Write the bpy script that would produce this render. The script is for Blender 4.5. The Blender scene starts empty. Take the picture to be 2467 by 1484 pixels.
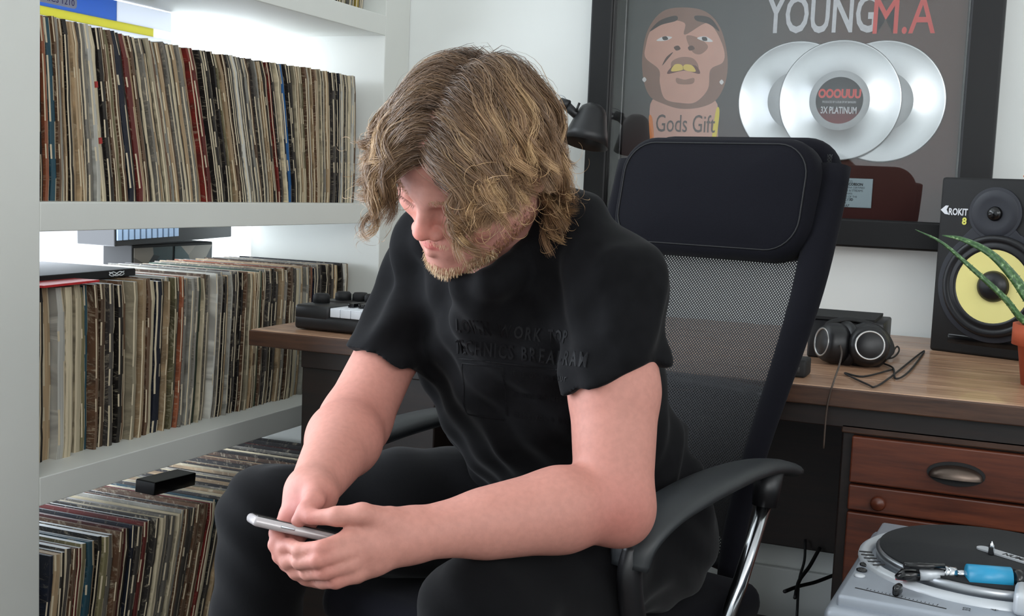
import bpy, bmesh, math, random
import numpy as np
from mathutils import Vector, Matrix, Euler
from mathutils.bvhtree import BVHTree

SC = bpy.context.scene
COL = SC.collection
PI = math.pi

# ---------------------------------------------------------------- camera
FPX = 2892.45                                   # focal length in pixels of the 2467 x 1484 frame
YAW, PITCH, ROLL = math.radians(-22.30268), math.radians(5.81715), math.radians(2.37771)
_f = np.array([math.sin(YAW) * math.cos(PITCH), math.cos(YAW) * math.cos(PITCH), -math.sin(PITCH)])
_r = np.array([math.cos(YAW), -math.sin(YAW), 0.0])
_u = np.cross(_r, _f)
CR = math.cos(ROLL) * _r + math.sin(ROLL) * _u
CU = -math.sin(ROLL) * _r + math.cos(ROLL) * _u
CF = _f
CAM = np.array([0.0, 0.0, 1.05])
cam_data = bpy.data.cameras.new('camera')
cam_data.sensor_width = 36.0
cam_data.lens = FPX / 2467 * 36.0
cam_data.clip_start = 0.05
cam = bpy.data.objects.new('camera', cam_data)
COL.objects.link(cam)
cam.matrix_world = Matrix(((CR[0], CU[0], -CF[0], 0.0), (CR[1], CU[1], -CF[1], 0.0),
                           (CR[2], CU[2], -CF[2], 1.05), (0, 0, 0, 1)))
SC.camera = cam

# ---------------------------------------------------------------- world, lights, exposure
world = bpy.data.worlds.new('world'); SC.world = world
world.use_nodes = True
bg = world.node_tree.nodes['Background']
bg.inputs[0].default_value = (0.86, 0.93, 1.0, 1)
bg.inputs[1].default_value = 1.15

def area(name, loc, direction, sx, sy, watts, color):
    l = bpy.data.lights.new(name, 'AREA'); l.shape = 'RECTANGLE'; l.size = sx; l.size_y = sy
    l.energy = watts; l.color = color
    o = bpy.data.objects.new(name, l); COL.objects.link(o)
    o.location = loc
    o.rotation_euler = Vector(direction).to_track_quat('-Z', 'Y').to_euler()
    return o

# daylight of the side and far windows, plus an added fill at the rear
area('daylight_side_window', (-2.22, 1.30, 1.30), (1, 0, 0), 2.9, 1.75, 120, (0.82, 0.90, 1.0))
area('added_rear_fill', (1.02, -1.42, 1.88), (-.25, 1, 0.0), 1.9, 1.0, 28, (0.985, 0.99, 1.0))
area('daylight_far_window', (2.12, 0.55, 1.88), (-1, 0.12, 0.0), 2.2, 1.0, 16, (0.985, 0.99, 1.0))

vs = SC.view_settings
vs.view_transform = 'Standard'; vs.look = 'None'; vs.exposure = 0.28; vs.gamma = 1.0
vs.use_curve_mapping = False

# ---------------------------------------------------------------- helpers
def at(px, py, depth):
    """point of the room seen at that pixel of the frame, that far along the view axis"""
    return CAM + (CF + CR * (px - 1233.5) / FPX - CU * (py - 742.0) / FPX) * depth

def onp(px, py, axis, value):
    """point of the room seen at that pixel, on the plane axis = value"""
    d = CF + CR * (px - 1233.5) / FPX - CU * (py - 742.0) / FPX
    return CAM + d * ((value - CAM[axis]) / d[axis])

def rnd(seed): return random.Random(seed)

def tag(o, label=None, cat=None, group=None, kind=None):
    if label: o['label'] = label
    if cat: o['category'] = cat
    if group: o['group'] = group
    if kind: o['kind'] = kind
    return o

def empty(name, loc=(0, 0, 0), rot=(0, 0, 0), label=None, cat=None, group=None):
    o = bpy.data.objects.new(name, None); COL.objects.link(o)
    o.location = Vector(loc); o.rotation_euler = rot; o.empty_display_size = 0.05
    return tag(o, label, cat, group)

class MB:
    """collects shapes for ONE mesh object"""
    def __init__(s): s.v = []; s.f = []; s.m = []; s.sm = []
    def add(s, v, f, mi=0, smooth=False):
        n = len(s.v)
        s.v += [tuple(map(float, p)) for p in v]
        for q in f:
            s.f.append(tuple(n + i for i in q)); s.m.append(mi); s.sm.append(smooth)
        return s
    def box(s, x0, x1, y0, y1, z0, z1, mi=0, M=None):
        v = [(x, y, z) for x in (x0, x1) for y in (y0, y1) for z in (z0, z1)]
        if M is not None: v = [M @ Vector(p) for p in v]
        f = [(0, 1, 3, 2), (4, 6, 7, 5), (0, 4, 5, 1), (2, 3, 7, 6), (0, 2, 6, 4), (1, 5, 7, 3)]
        return s.add(v, f, mi)
    def rbox(s, x0, x1, y0, y1, z0, z1, r, mi=0, M=None, seg=2, smooth=True):
        bm = bmesh.new()
        bmesh.ops.create_cube(bm, size=1)
        for q in bm.verts:
            q.co = Vector((x0 + (q.co.x + .5) * (x1 - x0), y0 + (q.co.y + .5) * (y1 - y0), z0 + (q.co.z + .5) * (z1 - z0)))
        bmesh.ops.bevel(bm, geom=list(bm.edges), offset=r, offset_type='OFFSET', segments=seg, profile=.5, affect='EDGES')
        bm.verts.index_update()
        v = [(M @ q.co if M is not None else q.co.copy()) for q in bm.verts]
        f = [[q.index for q in p.verts] for p in bm.faces]
        bm.free()
        return s.add(v, f, mi, smooth)
    def tube(s, pts, r, sides=8, mi=0, caps=True, closed=False, smooth=True, flat=1.0, up=None):
        P = [Vector(p) for p in pts]; n = len(P)
        R = list(r) if hasattr(r, '__len__') else [r] * n
        rings = []
        prev = Vector(up) if up is not None else None
        for i in range(n):
            a = P[i - 1] if (i > 0 or closed) else P[i]
            b = P[(i + 1) % n] if (i < n - 1 or closed) else P[i]
            t = (b - a)
            if t.length < 1e-9: t = Vector((0, 0, 1))
            t.normalize()
            if prev is None:
                prev = Vector((0, 0, 1)) if abs(t.z) < .9 else Vector((1, 0, 0))
            nrm = prev - t * prev.dot(t)
            if nrm.length < 1e-6: nrm = t.orthogonal()
            nrm.normalize(); prev = nrm
            bi = t.cross(nrm)
            rings.append([P[i] + (nrm * math.cos(2 * PI * k / sides) * flat + bi * math.sin(2 * PI * k / sides)) * R[i] for k in range(sides)])
        v = [p for ring in rings for p in ring]; f = []
        m = n if closed else n - 1
        for i in range(m):
            for k in range(sides):
                a = i * sides + k; b = i * sides + (k + 1) % sides
                c = ((i + 1) % n) * sides + (k + 1) % sides; d = ((i + 1) % n) * sides + k
                f.append((a, b, c, d))
        if caps and not closed:
            f.append(tuple(reversed(range(sides)))); f.append(tuple((n - 1) * sides + k for k in range(sides)))
        return s.add(v, f, mi, smooth)
    def lathe(s, prof, sides=32, mi=0, M=None, smooth=True, caps=True):
        """prof: list of (radius, height); turned about z"""
        v = []; f = []
        for (r, z) in prof:
            for k in range(sides):
                p = Vector((r * math.cos(2 * PI * k / sides), r * math.sin(2 * PI * k / sides), z))
                v.append(M @ p if M is not None else p)
        for i in range(len(prof) - 1):
            for k in range(sides):
                a = i * sides + k; b = i * sides + (k + 1) % sides
                f.append((a, b, b + sides, a + sides))
        if caps and prof[0][0] > 1e-3: f.append(tuple(reversed(range(sides))))
        if caps and prof[-1][0] > 1e-3: f.append(tuple((len(prof) - 1) * sides + k for k in range(sides)))
        return s.add(v, f, mi, smooth)
    def prism(s, poly, h0, h1, M=None, mi=0, smooth=False):
        """poly: list of (x, y); extruded h0..h1 along z, then moved by M"""
        n = len(poly)
        v = [Vector((p[0], p[1], h)) for h in (h0, h1) for p in poly]
        if M is not None: v = [M @ p for p in v]
        f = [tuple(reversed(range(n))), tuple(range(n, 2 * n))]
        f += [(i, (i + 1) % n, n + (i + 1) % n, n + i) for i in range(n)]
        return s.add(v, f, mi, smooth)
    def mesh(s, name, mats):
        me = bpy.data.meshes.new(name)
        me.from_pydata(s.v, [], s.f)
        for m in (mats if isinstance(mats, (list, tuple)) else [mats]): me.materials.append(m)
        me.polygons.foreach_set('material_index', s.m)
        me.polygons.foreach_set('use_smooth', s.sm)
        me.validate(); me.update()
        return me
    def build(s, name, mats, parent=None, bevel=0.0):
        o = bpy.data.objects.new(name, s.mesh(name, mats)); COL.objects.link(o)
        if parent is not None: o.parent = parent
        if bevel:
            b = o.modifiers.new('bevel', 'BEVEL'); b.width = bevel; b.segments = 2; b.limit_method = 'ANGLE'
        return o

def box(name, x0, x1, y0, y1, z0, z1, mat, parent=None, bevel=0.0, M=None):
    return MB().box(x0, x1, y0, y1, z0, z1, M=M).build(name, mat, parent, bevel)

def text_mesh(body, size, sx=1.0, align='CENTER', bold=0.0, depth=0.0, res=3, spacing=1.0):
    """lettering as (verts, faces) in the xy plane, baseline at y = 0"""
    c = bpy.data.curves.new('lettering', 'FONT')
    c.body = body; c.size = size; c.align_x = align; c.resolution_u = res; c.extrude = depth; c.offset = bold
    c.space_character = spacing
    o = bpy.data.objects.new('lettering', c); COL.objects.link(o)
    dg = bpy.context.evaluated_depsgraph_get()
    me = bpy.data.meshes.new_from_object(o.evaluated_get(dg))
    v = [Vector((p.co.x * sx, p.co.y, p.co.z)) for p in me.vertices]
    f = [tuple(p.vertices) for p in me.polygons]
    bpy.data.objects.remove(o); bpy.data.curves.remove(c); bpy.data.meshes.remove(me)
    return v, f

def frame(origin, X, Y):
    """matrix with the given x and y axes"""
    X = Vector(X).normalized(); Y = Vector(Y); Y = (Y - X * X.dot(Y)).normalized(); Z = X.cross(Y)
    o = Vector(origin)
    return Matrix(((X.x, Y.x, Z.x, o.x), (X.y, Y.y, Z.y, o.y), (X.z, Y.z, Z.z, o.z), (0, 0, 0, 1)))

def bez(p0, p1, p2, p3, n=16):
    out = []
    p0, p1, p2, p3 = map(Vector, (p0, p1, p2, p3))
    for i in range(n + 1):
        t = i / n; u = 1 - t
        out.append(p0 * u ** 3 + p1 * 3 * u * u * t + p2 * 3 * u * t * t + p3 * t ** 3)
    return out

def spline(pts, n=6):
    """Catmull-Rom through the points"""
    P = [Vector(p) for p in pts]
    P = [P[0] * 2 - P[1]] + P + [P[-1] * 2 - P[-2]]
    out = []
    for i in range(1, len(P) - 2):
        for k in range(n):
            t = k / n
            out.append(.5 * ((2 * P[i]) + (-P[i - 1] + P[i + 1]) * t + (2 * P[i - 1] - 5 * P[i] + 4 * P[i + 1] - P[i + 2]) * t * t
                             + (-P[i - 1] + 3 * P[i] - 3 * P[i + 1] + P[i + 2]) * t ** 3))
    out.append(P[-2])
    return out

# ---------------------------------------------------------------- materials
def srgb(r, g, b):
    def c(x):
        x /= 255.0
        return x / 12.92 if x <= .04045 else ((x + .055) / 1.055) ** 2.4
    return (c(r), c(g), c(b), 1.0)

class NT:
    def __init__(s, name):
        s.mat = bpy.data.materials.new(name); s.mat.use_nodes = True
        s.t = s.mat.node_tree; s.n = s.t.nodes
        s.bsdf = s.n['Principled BSDF']; s.out = s.n['Material Output']
    def node(s, kind, **kw):
        x = s.n.new(kind)
        for k, v in kw.items(): setattr(x, k, v)
        return x
    def link(s, a, b): s.t.links.new(a, b)
    def set(s, **kw):
        for k, v in kw.items():
            s.bsdf.inputs[k.replace('_', ' ')].default_value = v
        return s
    def coords(s, scale=(1, 1, 1), kind='Object', loc=(0, 0, 0), rot=(0, 0, 0)):
        tc = s.node('ShaderNodeTexCoord'); mp = s.node('ShaderNodeMapping')
        mp.inputs['Scale'].default_value = scale; mp.inputs['Location'].default_value = loc; mp.inputs['Rotation'].default_value = rot
        s.link(tc.outputs[kind], mp.inputs['Vector'])
        return mp.outputs['Vector']
    def noise(s, vec, scale, detail=3, rough=.5, dist=0.0):
        x = s.node('ShaderNodeTexNoise')
        x.inputs['Scale'].default_value = scale; x.inputs['Detail'].default_value = detail
        x.inputs['Roughness'].default_value = rough; x.inputs['Distortion'].default_value = dist
        if vec is not None: s.link(vec, x.inputs['Vector'])
        return x.outputs['Fac']
    def ramp(s, fac, stops):
        x = s.node('ShaderNodeValToRGB'); e = x.color_ramp.elements
        while len(e) < len(stops): e.new(0.5)
        for i, (p, c) in enumerate(stops):
            e[i].position = p; e[i].color = c
        s.link(fac, x.inputs['Fac'])
        return x.outputs['Color']
    def mix(s, fac, a, b, blend='MIX'):
        x = s.node('ShaderNodeMix', data_type='RGBA', blend_type=blend)
        for sock, val in ((x.inputs[0], fac), (x.inputs[6], a), (x.inputs[7], b)):
            if hasattr(val, 'is_linked'): s.link(val, sock)
            else: sock.default_value = val
        return x.outputs[2]
    def math(s, op, a, b=0.0):
        x = s.node('ShaderNodeMath', operation=op)
        for i, val in enumerate((a, b)):
            if hasattr(val, 'is_linked'): s.link(val, x.inputs[i])
            else: x.inputs[i].default_value = val
        return x.outputs[0]
    def bump(s, height, strength=.3, dist=.002):
        b = s.node('ShaderNodeBump'); b.inputs['Strength'].default_value = strength; b.inputs['Distance'].default_value = dist
        s.link(height, b.inputs['Height']); s.link(b.outputs['Normal'], s.bsdf.inputs['Normal'])

def plain(name, col, rough=.5, metal=0.0, spec=.5, var=.06, scale=30, bump=0.0, bscale=200, **kw):
    n = NT(name); n.set(Roughness=rough, Metallic=metal, Specular_IOR_Level=spec)
    v = n.coords()
    f = n.noise(v, scale, 4)
    dark = tuple(c * (1 - var) for c in col[:3]) + (1,); lite = tuple(min(1, c * (1 + var)) for c in col[:3]) + (1,)
    n.link(n.ramp(f, [(.3, dark), (.7, lite)]), n.bsdf.inputs['Base Color'])
    if bump: n.bump(n.noise(v, bscale, 2), bump, .001)
    for k, val in kw.items(): n.bsdf.inputs[k.replace('_', ' ')].default_value = val
    return n.mat

def wood(name, dark, mid, lite, axis='x', scale=1.0, rough=.42, coat=0.0):
    n = NT(name); n.set(Roughness=rough, Coat_Weight=coat)
    st = {'x': (1.2, 14, 14), 'y': (14, 1.2, 14), 'z': (14, 14, 1.2)}[axis]
    oi = n.node('ShaderNodeObjectInfo')
    v0 = n.coords(tuple(q * scale for q in st))
    add = n.node('ShaderNodeVectorMath', operation='ADD'); n.link(v0, add.inputs[0])
    cmb = n.node('ShaderNodeCombineXYZ'); m = n.math('MULTIPLY', oi.outputs['Random'], 40.0)
    n.link(m, cmb.inputs[0]); n.link(m, cmb.inputs[1]); n.link(cmb.outputs[0], add.inputs[1])
    v = add.outputs[0]
    g = n.noise(v, 3.0, 6, .6, .6); h = n.noise(v, 11.0, 4, .6)
    c = n.ramp(g, [(.28, dark), (.5, mid), (.72, lite)])
    c2 = n.mix(.35, c, n.ramp(h, [(.35, dark), (.65, lite)]))
    n.link(c2, n.bsdf.inputs['Base Color'])
    n.bump(h, .12, .001)
    return n.mat

def sleeve(name, col, worn=.35):
    """printed card with scuffs"""
    n = NT(name); n.set(Roughness=.62, Specular_IOR_Level=.3)
    oi = n.node('ShaderNodeObjectInfo')
    tc = n.node('ShaderNodeTexCoord'); mp = n.node('ShaderNodeMapping'); mp.inputs['Scale'].default_value = (18, 110, 16)
    n.link(tc.outputs['Object'], mp.inputs['Vector'])
    add = n.node('ShaderNodeVectorMath', operation='ADD'); n.link(mp.outputs[0], add.inputs[0])
    cmb = n.node('ShaderNodeCombineXYZ'); m = n.math('MULTIPLY', oi.outputs['Random'], 97.0)
    for i in range(3): n.link(m, cmb.inputs[i])
    n.link(cmb.outputs[0], add.inputs[1])
    v = add.outputs[0]
    f = n.noise(v, 2.2, 6, .72)
    g = n.noise(v, .35, 2, .5)
    hsv = n.node('ShaderNodeHueSaturation'); hsv.inputs['Color'].default_value = col
    n.link(n.math('ADD', n.math('MULTIPLY', oi.outputs['Random'], .7), .62), hsv.inputs['Value'])
    dark = n.mix(.55, hsv.outputs[0], srgb(26, 21, 18))
    base = n.mix(n.ramp(g, [(.35, (0, 0, 0, 1)), (.65, (1, 1, 1, 1))]), hsv.outputs[0], dark)
    wear = n.ramp(f, [(.62 - .2 * worn, (0, 0, 0, 1)), (.72 - .1 * worn, (1, 1, 1, 1))])
    n.link(n.mix(n.math('MULTIPLY', wear, worn), base, srgb(202, 190, 165)), n.bsdf.inputs['Base Color'])
    n.bump(f, .25, .001)
    return n.mat

M = {}
M['white_paint'] = plain('white_paint', srgb(226, 229, 226), .5, var=.015, scale=6)
M['shelf_paint'] = plain('shelf_paint', srgb(214, 216, 210), .42, var=.015, scale=5)
M['ceiling_paint'] = plain('ceiling_paint', srgb(225, 225, 222), .8, var=.01)
M['floor_wood'] = wood('floor_wood', srgb(28, 18, 13), srgb(48, 31, 22), srgb(68, 45, 32), 'y', .6)
M['desk_top'] = wood('desk_top_wood', srgb(108, 74, 54), srgb(166, 126, 98), srgb(204, 168, 138), 'x', 1.0, .36, .15)
M['desk_edge'] = wood('desk_edge_wood', srgb(34, 20, 13), srgb(62, 39, 27), srgb(88, 58, 40), 'x', 1.0, .4)
M['desk_dark'] = wood('desk_dark_wood', srgb(13, 8, 6), srgb(25, 14, 10), srgb(38, 22, 15), 'x', .8, .45)
M['drawer_wood'] = wood('drawer_wood', srgb(54, 23, 13), srgb(84, 38, 21), srgb(108, 54, 31), 'x', .8, .4)
M['black_plastic'] = plain('black_plastic', srgb(20, 20, 22), .42, var=.1)
M['black_matte'] = plain('black_matte', srgb(14, 14, 15), .7, var=.1)
M['black_gloss'] = plain('black_gloss', srgb(10, 10, 11), .18, var=.05)
M['chrome'] = plain('chrome', srgb(205, 208, 212), .16, 1.0, var=.02)
M['steel'] = plain('brushed_steel', srgb(165, 168, 172), .34, 1.0, var=.05)
M['card'] = plain('worn_card', srgb(198, 184, 156), .75, var=.16, scale=90)
M['paper_white'] = plain('paper_white', srgb(222, 226, 228), .7, var=.04, scale=60)

# ---------------------------------------------------------------- the room
XL, YB, ZC = -2.25, 2.83, 2.55                 # side wall, back wall, ceiling
XR, YF = 2.15, -1.45                            # far side wall, wall behind the viewer
def struct(o): o['kind'] = 'structure'; return o
struct(box('floor', XL, XR, YF, YB, -.06, 0, M['floor_wood']))
struct(box('ceiling', XL, XR, YF, YB, ZC, ZC + .06, M['ceiling_paint']))
struct(box('wall_back', XL, XR, YB, YB + .08, 0, ZC, M['white_paint']))
def wall_with_hole(name, axis, p0, p1, a0, a1, h0, h1, b0, b1):
    """wall of thickness p0..p1 across axis; hole h0..h1 (along) by b0..b1 (up)"""
    m = MB()
    for (s0, s1, z0, z1) in ((a0, h0, 0, ZC), (h1, a1, 0, ZC), (h0, h1, 0, b0), (h0, h1, b1, ZC)):
        if s1 - s0 < 1e-4 or z1 - z0 < 1e-4: continue
        if axis == 'x': m.box(p0, p1, s0, s1, z0, z1)
        else: m.box(s0, s1, p0, p1, z0, z1)
    return struct(m.build(name, M['white_paint']))
wall_with_hole('wall_left', 'x', XL - .08, XL, YF, YB, -.18, 2.76, .40, 2.2)
wall_with_hole('wall_front', 'y', YF - .08, YF, XL, XR, .02, 2.0, 1.36, 2.42)  # opening added for the rear fill, clear of the glass reflection
wall_with_hole('wall_right', 'x', XR, XR + .08, YF, YB, -.6, 1.7, 1.36, 2.42)
# window frames, set in the three openings
def window_frame(name, axis, p, a0, a1, z0, z1, bars):
    m = MB(); w = .045; t = .03
    def bar(s0, s1, q0, q1):
        if axis == 'x': m.box(p - t, p + t, s0, s1, q0, q1)
        else: m.box(s0, s1, p - t, p + t, q0, q1)
    bar(a0, a0 + w, z0, z1); bar(a1 - w, a1, z0, z1); bar(a0 + w, a1 - w, z0, z0 + w); bar(a0 + w, a1 - w, z1 - w, z1)
    for i in range(1, bars):
        c = a0 + (a1 - a0) * i / bars; bar(c - .018, c + .018, z0 + w, z1 - w)
    return struct(m.build(name, M['white_paint']))
window_frame('window_1', 'x', XL - .045, -.18, 2.76, .40, 2.2, 2)
window_frame('added_window', 'y', YF - .045, .02, 2.0, 1.36, 2.42, 3)  # unseen frame added round the rear fill light
window_frame('window_3', 'x', XR + .045, -.6, 1.7, 1.36, 2.42, 3)
struct(box('baseboard_back', -1.34, XR, YB - .018, YB, 0, .176, M['white_paint'], bevel=.004))

# ---------------------------------------------------------------- the white record shelves
SX0, SX1 = -1.87, -1.48                         # back and front of the shelves
SY0, SY1 = 1.539, 2.70                          # between the uprights
Z_BOT, Z_LOW, Z_MID, Z_UP = .062, .526, .991, 1.459   # tops of the boards
shelf = empty('record_shelf', (-1.675, 2.12, 0), label='white open-backed shelf unit packed with records along the left wall', cat='shelf')
def part(o, parent):
    """parent without moving"""
    o.parent = parent
    o.matrix_parent_inverse = Matrix.LocRotScale(parent.location, parent.rotation_euler, parent.scale).inverted()
    return o
part(box('upright', SX0, SX1, 1.395, SY0, 0, 2.4, M['shelf_paint'], bevel=.002), shelf)
part(box('upright', SX0, SX1, SY1, YB - .001, 0, 2.4, M['shelf_paint'], bevel=.002), shelf)
for z in (Z_BOT, Z_LOW, Z_MID, Z_UP, 1.93):
    part(box('shelf_board', SX0, SX1, SY0, SY1, z - .049, z, M['shelf_paint'], bevel=.0015), shelf)

# ---------------------------------------------------------------- record sleeves
PAL = {
    'tan': (srgb(176, 150, 116), .5), 'cream': (srgb(205, 192, 162), .4), 'brown': (srgb(98, 70, 50), .55),
    'black': (srgb(28, 25, 25), .4), 'grey': (srgb(128, 124, 116), .5), 'charcoal': (srgb(62, 58, 56), .5),
    'olive': (srgb(120, 113, 80), .5), 'pale grey': (srgb(178, 176, 166), .4), 'maroon': (srgb(92, 32, 30), .4),
    'red': (srgb(128, 38, 32), .35), 'navy': (srgb(26, 34, 52), .3), 'teal': (srgb(44, 88, 104), .35),
    'blue': (srgb(36, 98, 158), .25), 'rust': (srgb(150, 86, 58), .45), 'white': (srgb(222, 220, 210), .3),
    'dark green': (srgb(40, 62, 48), .4), 'ochre': (srgb(168, 146, 62), .35)}
SLM = {k: sleeve('sleeve_' + k.replace(' ', '_'), c, w) for k, (c, w) in PAL.items()}
RW = .313                                       # a twelve-inch sleeve
_variants = {}
def sleeve_mesh(kind, v, pale_top):
    """one sleeve: spine towards +x, 1 unit thick along y (scaled per sleeve), base at z = 0"""
    key = (kind, v, pale_top)
    if key in _variants: return _variants[key]
    r = rnd('sleeve%d' % v)
    segs = 9; m = MB(); rows = []
    c = .012 + .01 * r.random()
    ph = r.random() * 6
    for i in range(segs + 1):
        t = 0 if i == 0 else 1 if i == segs else (i + .8 * (r.random() - .5)) / segs
        z = t * RW
        inset = 0.0
        if i == 0: inset = .001 + .003 * r.random()
        if i == segs: inset = .002 + .005 * r.random()
        w = .05 * math.sin(ph + t * 5) + .05 * (r.random() - .5)
        x1 = -inset + .0016 * (r.random() - .5)
        e0 = .5 * (.86 + .2 * r.random()); e1 = .5 * (.86 + .2 * r.random())
        ch = .0012
        rows.append([(-RW, -.42 + w * .3, z), (x1 - ch, -e0 + w, z), (x1, -e0 * .52 + w, z), (x1, e1 * .52 + w, z), (x1 - ch, e1 + w, z), (-RW, .42 + w * .3, z)])
    vs_ = [p for row in rows for p in row]; k = 6
    f = []; mi = []
    for i in range(segs):
        for j in range(k):
            a = i * k + j; b = i * k + (j + 1) % k
            f.append((a, b, b + k, a + k))
            mi.append(1 if j in (1, 3) and r.random() < .62 else 0)
    f.append(tuple(reversed(range(k)))); mi.append(0)
    f.append(tuple(segs * k + j for j in range(k))); mi.append(2 if pale_top else 0)
    m.v = vs_; m.f = f; m.m = mi; m.sm = [False] * len(f)
    me = m.mesh('record_sleeve', [SLM[kind], M['card'], M['paper_white']])
    _variants[key] = me
    return me

def ordinal(n):
    return '%d%s' % (n, 'th' if 10 <= n % 100 <= 20 else {1: 'st', 2: 'nd', 3: 'rd'}.get(n % 10, 'th'))

def place_sleeve(kind, y, t, x, z, lean, label, group, v=0, hs=1.0, pale=False):
    o = bpy.data.objects.new('record_sleeve', sleeve_mesh(kind, v, pale)); COL.objects.link(o)
    o.location = (x, y, z); o.rotation_euler = (lean, 0, 0); o.scale = (1, t, hs)
    return tag(o, label, 'record', group)

def weighted(r, w):
    s = r.random() * sum(w.values())
    for k, q in w.items():
        s -= q
        if s <= 0: return k
    return k

def fill_row(seed, y0, y1, x, z, lean_f, mix, tmin, tmax, where, group, special=(), pale=0.0, xj=.012, hj=.012, tf=None):
    """sleeves side by side from y0 to y1; lean_f(u) the tilt of the tops, special = {position: (kind, thickness)}"""
    r = rnd(seed); y = y0; i = 0; prev = lean_f(0.0); out = []; todo = sorted(special)
    while True:
        u = (y - y0) / (y1 - y0)
        t = tmin + (tmax - tmin) * r.random() ** 1.8
        if tf: t *= tf(u)
        kind = weighted(r, mix)
        if todo and u >= todo[0][0]:
            _, kind, t = todo.pop(0)
        lean = lean_f(u)
        dl = lean - prev
        gap = max(0.0, -dl if False else abs(dl)) * RW * .5
        if y + t > y1: break
        i += 1
        hs = 1 - hj * r.random()
        label = '%s record sleeve, %s from the %s' % (kind, ordinal(i), where)
        o = place_sleeve(kind, y + t * .5, t * .92, x - xj * r.random(), z, lean, label, group, r.randrange(9), hs, r.random() < pale)
        out.append(((None, kind), o))
        y += t / math.cos(lean) + gap + .0003
        prev = lean
    return [q[1] for q in out]

def smooth(a, b, t):
    t = min(1, max(0, (t - a) / (b - a))); return t * t * (3 - 2 * t)

up_mix = {'tan': 18, 'cream': 13, 'brown': 14, 'black': 22, 'grey': 10, 'charcoal': 7, 'olive': 5, 'pale grey': 8, 'maroon': 3, 'rust': 3, 'white': 2, 'navy': 1}
# tops lean towards the near end; positive x-rotation moves the top to -y
upper = fill_row('upper', SY0 + .003, SY1 - .05, -1.515, Z_MID,
                 lambda u: math.radians(2.0 + 11.5 * smooth(.0, .38, u) - 12.0 * smooth(.58, 1.0, u)),
                 up_mix, .0046, .0140, 'left upright on the shelf at eye height', 'records on the shelf at eye height',
                 special=((.055, 'teal', .015), (.23, 'navy', .015), (.44, 'red', .007), (.69, 'red', .006), (.735, 'blue', .013)))
low_mix = {'tan': 14, 'cream': 14, 'brown': 9, 'black': 18, 'grey': 10, 'charcoal': 12, 'olive': 4, 'pale grey': 9, 'maroon': 5, 'rust': 3, 'white': 3, 'red': 1, 'navy': 3, 'dark green': 2}
lower = fill_row('lower', SY0 + .003, SY1 - .03, -1.545, Z_LOW,
                 lambda u: -math.radians(0.0 + 3.6 * smooth(.15, .45, u) - 1.0 * smooth(.7, 1.0, u)),
                 low_mix, .0060, .0165, 'left upright on the shelf below eye height', 'records on the shelf below eye height',
                 special=((.075, 'tan', .022), (.125, 'charcoal', .02), (.165, 'teal', .01), (.185, 'maroon', .012), (.24, 'brown', .02), (.30, 'red', .010), (.33, 'navy', .02), (.93, 'blue', .009), (.985, 'rust', .012)),
                 pale=.85, xj=.02, hj=.03, tf=lambda u: 1.25 - .45 * smooth(.1, .5, u))
bot_mix = {'tan': 8, 'cream': 8, 'brown': 12, 'black': 20, 'grey': 12, 'charcoal': 16, 'olive': 8, 'pale grey': 8, 'maroon': 3, 'navy': 3, 'teal': 2}
bottom = fill_row('bottom', SY0 + .01, SY1 - .13, -1.50, Z_BOT,
                  lambda u: -math.radians(7 + 11.0 * smooth(.0, .6, u)),
                  bot_mix, .0090, .0190, 'left upright on the lowest shelf', 'records on the lowest shelf',
                  special=((.40, 'red', .008), (.425, 'teal', .014)), pale=.6, xj=.012, hj=.02)
top_r = fill_row('top', 2.38, SY1 - .06, -1.50, Z_UP, lambda u: 0.0, {'olive': 3, 'ochre': 3, 'black': 4, 'pale grey': 4, 'tan': 3}, .006, .014,
                 'left among the few seen on the top shelf', 'records on the top shelf', special=((.8, 'ochre', .014),))
M['label_red'] = plain('label_red', srgb(150, 40, 34), .5)
for zz in (.205, .105):                            # two small stickers on a pale spine
    box('spine_sticker', -.001, .0012, -.42, .42, zz, zz + .011, M['label_red'], upper[21])
print('records', len(upper), len(lower), len(bottom), len(top_r))

# ---------------------------------------------------------------- things on and behind the shelves
def shelf_thing_box(name, label, cat, c, size, rot, mat, bevel=.002):
    o = box(name, -size[0] / 2, size[0] / 2, -size[1] / 2, size[1] / 2, 0, size[2], mat, bevel=bevel)
    o.location = c; o.rotation_euler = rot
    return tag(o, label, cat)
M['red_card'] = plain('red_card', srgb(190, 34, 38), .5)
M['photo_print'] = None
n = NT('photo_print'); n.set(Roughness=.4)
v = n.coords((9, 9, 14)); vo = n.node('ShaderNodeTexVoronoi'); vo.inputs['Scale'].default_value = 1.6; n.link(v, vo.inputs['Vector'])
sep = n.node('ShaderNodeSeparateColor'); n.link(vo.outputs['Color'], sep.inputs[0])
n.link(n.ramp(sep.outputs[0], [(.2, srgb(16, 24, 27)), (.5, srgb(48, 72, 74)), (.75, srgb(70, 66, 60)), (.95, srgb(150, 142, 130))]), n.bsdf.inputs['Base Color'])
M['photo_print'] = n.mat

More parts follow.
